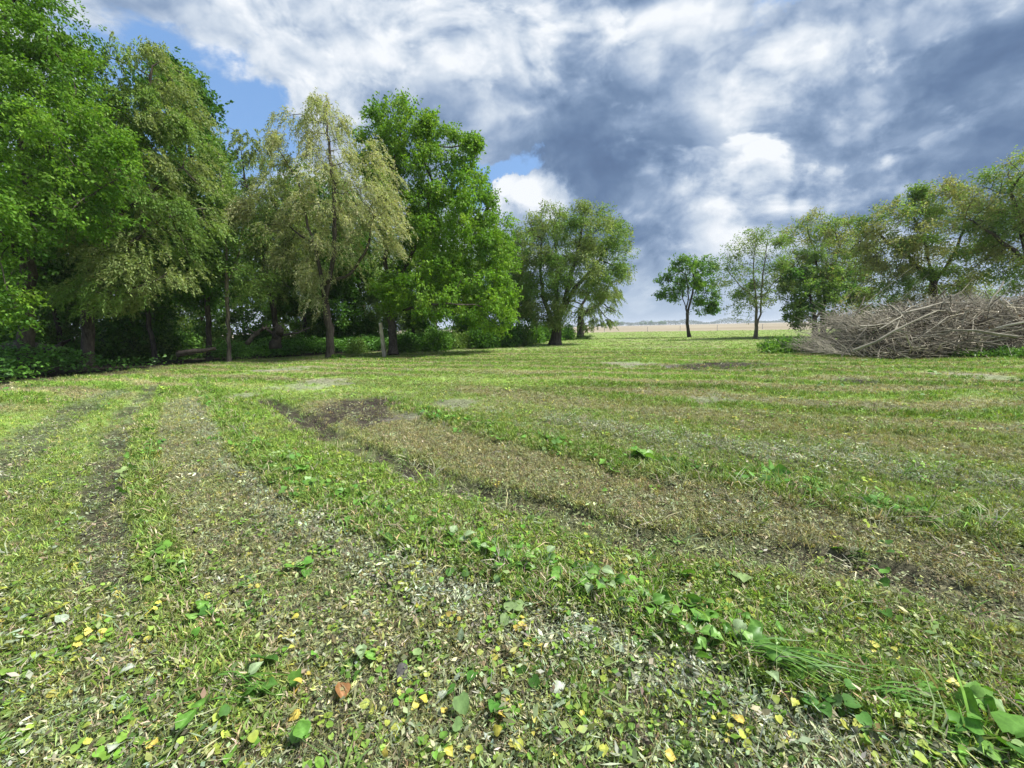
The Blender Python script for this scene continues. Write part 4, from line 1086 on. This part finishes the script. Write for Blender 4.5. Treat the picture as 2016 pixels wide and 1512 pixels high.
gc *= (1 + (F['streak'] - .5) * 1.1 * sstep(5, 10, F['r']))[:, None]
st_ = rs.random(len(x)) < .13 + .16 * F['near']
gc[st_] = np.array((.36, .32, .20))
put('short_grass', TUFT, 6, x, y, F, rs.uniform(.6, 1.15, len(x)) * (1 + F['r'] / 22) * (.75 + .45 * F['lush']), vary(gc, rs), .25, rs, 'short mown grass and stubble covering the lawn', 'grass')
n_short = len(x)
# far turf
x, y = sample(90, 12, 12, 96, rs, 2.0, 62); F = fields(x, y)
keep = rs.random(len(x)) < np.clip(.9 - .8 * F['soil'] - .9 * F['pale'] - .3 * F['clip'] - F['wood'], .02, 1)
x, y = x[keep], y[keep]; F = sub(F, keep)
gc = ground_col(F) * 1.15
put('far_turf', FARTUFT, 4, x, y, F, rs.uniform(.8, 1.4, len(x)) * np.clip(.4 + F['r'] / 30, .7, 1.5), vary(gc, rs, .13), .3, rs, 'mown turf far across the lawn', 'grass')
n_far = len(x)
# cut clippings
x, y = sample(2100, 2.8, .35, 30, rs); F = fields(x, y)
keep = rs.random(len(x)) < np.clip(.05 + .25 * (1 - sstep(4, 11, F['r'])) + .75 * F['clip'] + .3 * F['dry'] * (1 - sstep(8, 14, F['r'])) + .25 * F['soil'] + .25 * F['near'] - .3 * F['lush'] - .6 * F['pale'] - F['wood'] - .35 * F['R']['dark_mid'] - .15 * F['R']['dark_left'], .02, 1)
x, y = x[keep], y[keep]; F = sub(F, keep); n = len(x)
kinds = np.array([(.29, .345, .21), (.18, .25, .10), (.36, .37, .23), (.10, .085, .055), (.24, .31, .10), (.46, .48, .39), (.075, .115, .04)])
pr_ = np.array([.24, .23, .08, .16, .13, .02, .14])
cc = kinds[rs.choice(len(kinds), n, p=pr_)]
dd = (.45 * F['dry'])[:, None]; cc = cc * (1 - dd) + np.array((.30, .275, .15)) * dd
gg = (.55 * np.maximum(F['R']['grey_mid'], F['R']['grey_far']))[:, None]; cc = cc * (1 - gg) + np.array((.33, .37, .27)) * gg * np.exp(rs.normal(0, .3, (n, 1)))
gg = (.45 * F['lush'])[:, None]; cc = cc * (1 - gg) + np.array((.2, .27, .07)) * gg
put('cut_clippings', CLIP, 7, x, y, F, np.clip(np.exp(rs.normal(-.12, .38, n)), .4, 2.2) * (1 + F['r'] / 28), vary(cc, rs, .22), .3, rs, 'grey-green cut leaves and straw strewn over the lawn in rows', 'clippings', .004)
n_clip = n
# small weed leaves, green to yellow
x, y = sample(480, 3.2, .35, 22, rs); F = fields(x, y)
keep = rs.random(len(x)) < np.clip(.22 + .45 * F['near'] + .35 * F['lush'] + .2 * sstep(.5, .62, F['mid']) - .5 * F['soil'] - .25 * F['clip'] - .4 * F['R']['brown_mid'] - F['pale'] - F['wood'], .02, 1)
x, y = x[keep], y[keep]; F = sub(F, keep); n = len(x)
kinds = np.array([(.13, .25, .035), (.20, .32, .05), (.30, .37, .06), (.46, .43, .09), (.09, .18, .03)])
cc = kinds[rs.choice(5, n, p=[.34, .32, .18, .06, .10])]
put('small_weed_leaves', LEAFC, 6, x, y, F, rs.uniform(.6, 1.3, n) * (1 + F['r'] / 25), vary(cc, rs, .15), .3, rs, 'small round weed leaves growing through the mown grass', 'weeds')
# broad leaves along the green rows
x, y = sample(170, 4, .4, 26, rs); F = fields(x, y)
lum_ = F['R']['green_mid'] * sstep(.28, .5, F['mid'] + .05) + .7 * F['R']['green_left'] * sstep(.4, .55, F['mid']) + .8 * F['R']['green_right'] * sstep(.40, .55, F['mid']) + .05 * F['near'] + .5 * sstep(9, 14, F['r']) * sstep(.56, .66, F['big']) * .5
keep = rs.random(len(x)) < np.clip(lum_ - F['wood'] * 2, 0, 1)
x, y = x[keep], y[keep]; F = sub(F, keep); n = len(x)
kinds = np.array([(.10, .23, .035), (.15, .30, .05), (.22, .33, .12), (.07, .17, .03)])
cc = kinds[rs.choice(4, n, p=[.4, .3, .12, .18])]
put('broad_weed_leaves', BROAD, 5, x, y, F, rs.uniform(.55, 1.15, n) * (1 + F['r'] / 40), vary(cc, rs, .15), .45, rs, 'broad green weed leaves left standing in the rows', 'weeds')
# longer cut grass combed along the rows
x, y = sample(150, 4, .5, 30, rs); F = fields(x, y)
lum_ = .25 * F['R']['green_mid'] + .6 * F['R']['grey_far'] + .7 * F['R']['dark_right'] + .35 * F['R']['green_right'] + .35 * F['R']['dark_mid'] + .12 * F['lush'] + .03
keep = rs.random(len(x)) < np.clip(lum_ - F['wood'] * 2, 0, 1)
x, y = x[keep], y[keep]; F = sub(F, keep); n = len(x)
kinds = np.array([(.14, .25, .05), (.24, .29, .13), (.30, .30, .19)])
cc = kinds[rs.choice(3, n)]
put('long_cut_grass', LONG, 4, x, y, F, rs.uniform(.5, 1.1, n) * (1 + F['r'] / 40), vary(cc, rs, .2), .5, rs, 'longer limp grass blades lying along the rows', 'grass', .005)
print('SCATTER', n_short, n_far, n_clip)
# ------------------------------------------------------------------ single leaves and cut weeds in the foreground
rg = np.random.default_rng(121)
def zat(p): return float(height(np.array([p[0]]), np.array([p[1]]))[0])
def flat_leaf(col, seed, L=1.0, cup=.22, stalk=True):
    r_ = np.random.default_rng(seed)
    n = 9; t = np.linspace(0, 1, n)
    hw = .46 * np.sin(np.pi * np.clip(t, .0, 1) ** .62) * (1 - .25 * t); hw[0] = .10; hw[-1] = .0
    wav = r_.normal(0, .03, (n, 2)); bend = r_.uniform(-.25, .1)
    V = []; 
    for i in range(n):
        zc = bend * t[i] ** 2 + .05 * math.sin(t[i] * 4)
        notch = -.09 if i == 0 else 0
        V += [(t[i] + notch * 0, 0, zc), (t[i] + (-.10 if i == 0 else 0) + (.02 if i == 1 else 0), hw[i], zc + hw[i] * cup + wav[i, 0]), (t[i] + (-.10 if i == 0 else 0), -hw[i], zc + hw[i] * cup + wav[i, 1]),
              (t[i], hw[i] * .5, zc + hw[i] * cup * .62), (t[i], -hw[i] * .5, zc + hw[i] * cup * .62)]
    F = []
    for i in range(n - 1):
        a, b = i * 5, i * 5 + 5
        F += [(a, b, b + 3, a + 3), (a + 3, b + 3, b + 1, a + 1), (a + 4, b + 4, b, a), (a + 2, b + 2, b + 4, a + 4)]
    V = np.array(V, float) * L
    tn = np.tile(np.array(col), (len(V), 1)) * np.exp(r_.normal(0, .06, (len(V), 1)))
    tn[0::5] = tn[0::5] * 1.25 + .02             # paler midrib
    me = np_mesh('leaf', V, np.array(F), np.clip(tn, 0, 1), smooth=True)
    me.materials.append(M_WEED)
    return me
YEL = [flat_leaf(c, 200 + i) for i, c in enumerate([(.50, .45, .07), (.56, .50, .11), (.43, .46, .08), (.55, .43, .09), (.40, .45, .10)])]
for i, (px, py) in enumerate([(589, 1222), (640, 1325), (580, 1283), (592, 1413), (783, 1377), (841, 1392), (824, 1399), (734, 1418), (872, 1417), (728, 1398), (973, 1454), (1004, 1481), (1021, 1490), (759, 1502), (940, 1299), (1027, 1405), (1056, 1436), (781, 1439), (982, 1420), (836, 1344), (1003, 1395),
    (1025, 1068), (1272, 1151), (1235, 1135), (1243, 1155), (1350, 1177), (1123, 1143), (1206, 1238), (1163, 1347), (1261, 1392), (1145, 1414), (1714, 1285), (1664, 1271), (1682, 1228), (1862, 1283), (1916, 1265), (1885, 1368), (1565, 1410), (1462, 1445), (266, 1432), (208, 1314), (405, 1179), (176, 1480), (295, 1487), (640, 1495), (880, 1490), (1090, 1500), (1190, 1480), (1310, 1500), (450, 1440)]):
    p = gp(px, py)
    o = tag(link('yellow_leaf', YEL[i % 5], None, None, (p.x, p.y, zat(p) + .034)), 'single yellowed weed leaf standing out in the cut foreground grass', 'leaf', 'yellow leaves in the foreground grass')
    s = rg.uniform(.024, .046); o.scale = (s, s, s); o.rotation_euler = (rg.normal(0, .45), rg.normal(0, .5), rg.uniform(0, 6.28))
GRE = [flat_leaf(c, 300 + i, cup=.3) for i, c in enumerate([(.11, .25, .035), (.15, .31, .05), (.085, .20, .03), (.18, .33, .07), (.24, .33, .16)])]
V, F = tube_mesh([(np.array([(0, 0, 0), (.35, .02, .02), (.7, -.02, .03), (1, 0, .05)]), np.array((.013, .011, .009, .006)))], lambda q: 5)
STALK = np_mesh('stalk', V, F, smooth=True); STALK.materials.append(M_WEED_STEM)
CW = []
def cut_weed(px, py, size, nleaf, rz, label, group=None, leafsize=.075):
    p = gp(px, py)
    e = empty('cut_weed', (p.x, p.y, zat(p) + .012)); e.rotation_euler = (0, 0, rz); tag(e, label, 'weed', group)
    CW.append(e)
    for q in range(2):
        s = link('stalk', STALK, None, e); s.scale = (size, size * .6, size * .6); s.rotation_euler = (0, rg.uniform(-.14, 0), rg.normal(0, .3))
        s.location = (0, 0, .008 + .01 * q)
    for q in range(nleaf):
        o = link('leaf', GRE[int(rg.integers(0, 5))], None, e)
        k = leafsize * rg.uniform(.65, 1.35); o.scale = (k, k, k)
        o.location = (size * rg.uniform(.1, 1.0), rg.normal(0, size * .22), rg.uniform(.025, .075))
        o.rotation_euler = (rg.normal(0, .5), rg.uniform(-.45, .6), rg.uniform(0, 6.28))
L0 = [(880, 1085), (930, 1100), (985, 1118), (1010, 1145), (1060, 1130), (1075, 1165), (1110, 1180), (1140, 1150), (1150, 1195), (1190, 1175), (1205, 1215), (1230, 1190), (1265, 1215), (1290, 1245), (1330, 1215), (1350, 1250), (1385, 1240), (1400, 1275), (1330, 1280), (1440, 1265), (1460, 1300), (1500, 1320)]
d0 = gp(1500, 1310) - gp(1000, 1130); rz0 = math.atan2(d0.y, d0.x)
for i, (px, py) in enumerate(L0):
    cut_weed(px, py, rg.uniform(.12, .2), int(rg.integers(4, 7)), rz0 + rg.normal(0, .5), 'fresh green broad-leaved weed cut down along the middle row', 'cut weeds along the middle row', .058)
by_place(CW, 'fresh green broad-leaved weed cut down along the middle row, # from the left')
for (px, py, lb, ls) in [(1950, 1455, 'large-leaved green weed in the bottom right corner', .13), (1840, 1400, 'broad green weed right of the long grass bundle near the bottom right corner', .09), (1985, 1400, 'green weed at the right edge above the bottom right corner', .09), (1240, 905, 'dark broad-leaved weed lying where the far green row meets the brown strip', .16),
                         (1500, 935, 'leafy green weed on the far green row beside a pale stick', .13), (585, 945, 'dark leafy weed at the left of the yellow-green strip', .10), (660, 985, 'leafy weed on the left green row next to grey clippings', .09), (480, 1365, 'green weed tuft in the lower left foreground', .06), (370, 1420, 'dark green leafy weed near the bottom left corner', .06), (390, 1210, 'bright green weed at the end of the narrow left row', .06),
                         (1650, 1090, 'pale green weed on the far side of the dark soil line', .09), (590, 1430, 'green weed beside a yellow leaf cluster at the bottom', .06), (700, 1310, 'broad green leaf weed left of the dark stone', .05)]:
    cut_weed(px, py, .22 if ls > .08 else .12, 6 if ls > .07 else 5, rz0 + rg.normal(0, .4), lb, None, ls)
# pale upturned leaves in the grey row
PALE_L = [flat_leaf(c, 400 + i, cup=.1) for i, c in enumerate([(.34, .40, .29), (.42, .46, .36), (.28, .36, .22)])]
PLV = []
for i, (px, py) in enumerate([(1050, 1190), (1120, 1240), (1150, 1262), (1210, 1290), (1090, 1370), (1110, 1385), (980, 1265), (1240, 1345), (1420, 1330), (1440, 1310), (240, 1330), (222, 1395), (130, 1225), (235, 1475), (905, 1275), (895, 1345), (880, 1370), (1330, 1250), (1460, 1300), (1500, 1420), (1560, 1480), (1730, 1400), (560, 1260), (300, 1195), (730, 1210), (1380, 1420)]):
    p = gp(px, py)
    o = tag(link('pale_leaf', PALE_L[i % 3], None, None, (p.x, p.y, zat(p) + .022)), 'wilted pale grey-green leaf lying upturned among the clippings', 'leaf', 'wilted pale leaves among the clippings')
    PLV.append(o); s = rg.uniform(.04, .075); o.scale = (s, s, s); o.rotation_euler = (rg.normal(0, .4), rg.normal(0, .4), rg.uniform(0, 6.28))
by_place(PLV, 'wilted pale grey-green leaf among the foreground clippings, # from the left')
BR = flat_leaf((.30, .15, .06), 501, cup=.7)
p = gp(676, 1385); o = tag(link('brown_leaf', BR, None, None, (p.x, p.y, zat(p) + .03)), 'curled brown dead leaf in the bottom foreground', 'leaf'); o.scale = (.075,) * 3; o.rotation_euler = (.3, -.2, 2.2)
p = gp(792, 1335); bm = bmesh.new(); bmesh.ops.create_icosphere(bm, subdivisions=3, radius=1)
for v in bm.verts:
    k = 1 + .12 * math.sin(v.co.x * 4 + 1) * math.cos(v.co.y * 5)
    v.co = Vector((v.co.x * .026 * k, v.co.y * .042 * k, max(v.co.z, -.6) * .016 * k))
me = bpy.data.meshes.new('stone'); bm.to_mesh(me); bm.free()
for pl in me.polygons: pl.use_smooth = True
o = tag(link('stone', me, M_STONE, None, (p.x, p.y, zat(p) + .03)), 'smooth dark grey stone among the weeds at the bottom centre', 'stone'); o.rotation_euler = (.35, .1, .2)
# bundle of long cut grass
BL = []
for i in range(8):
    r_ = np.random.default_rng(600 + i); n = 7; t = np.linspace(0, 1, n)
    c = np.stack([t, .10 * r_.normal() * t ** 2 + .03 * np.sin(t * 5), .16 * t * (1 - t) * r_.uniform(.3, 1.6)], 1); w = .011 * (1 - t ** 2.2) + .0012
    V = np.concatenate([c + np.stack([0 * t, w, 0 * t], 1), c - np.stack([0 * t, w, -w * .5], 1)]); q = np.arange(n - 1)
    me = np_mesh('blade', V, np.stack([q, q + 1, q + 1 + n, q + n], 1), np.tile(np.array([(.13, .28, .05), (.18, .34, .06), (.10, .22, .04)][i % 3]), (2 * n, 1)), smooth=True)
    me.materials.append(M_WEED); BL.append(me)
for (pa, pb_, nb_, lb) in [((1465, 1310), (1720, 1385), 70, 'long bundle of bright green cut grass blades in the right foreground'), ((425, 1360), (560, 1375), 22, 'short tuft of green cut grass blades in the lower left foreground'), ((1700, 1400), (1900, 1440), 26, 'green cut grass blades leading to the bottom right corner')]:
    A = gp(*pa); B = gp(*pb_); d_ = B - A; rz = math.atan2(d_.y, d_.x); Lh = d_.length
    e = empty('cut_grass_bundle', (A.x, A.y, zat(A) + .01)); e.rotation_euler = (0, 0, rz); tag(e, lb, 'grass')
    for q in range(nb_):
        o = link('blade', BL[q % 8], None, e); k = Lh * rg.uniform(.35, .75)
        o.scale = (k, max(k, .35) * rg.uniform(.6, 1.0), k); o.location = (Lh * rg.uniform(-.05, .45), rg.normal(0, .035), rg.uniform(.008, .06)); o.rotation_euler = (rg.normal(0, .6), rg.normal(-.03, .07), rg.normal(0, .16))


# ------------------------------------------------------------------ air
bm = bmesh.new(); bmesh.ops.create_cube(bm, size=1)
for v in bm.verts: v.co = Vector((v.co.x * 26000, v.co.y * 26000, -1.3 if v.co.z < 0 else 24))
me = bpy.data.meshes.new('haze'); bm.to_mesh(me); bm.free()
mt, T = mat_new('haze_air')
pv = T.node('ShaderNodeVolumePrincipled'); pv.inputs['Color'].default_value = (.86, .92, 1.0, 1); pv.inputs['Density'].default_value = .00026
out = T.node('ShaderNodeOutputMaterial'); T.l.new(pv.outputs[0], out.inputs['Volume'])
tag(link('haze', me, mt), 'thin pale haze over the far field', 'haze', kind='stuff')
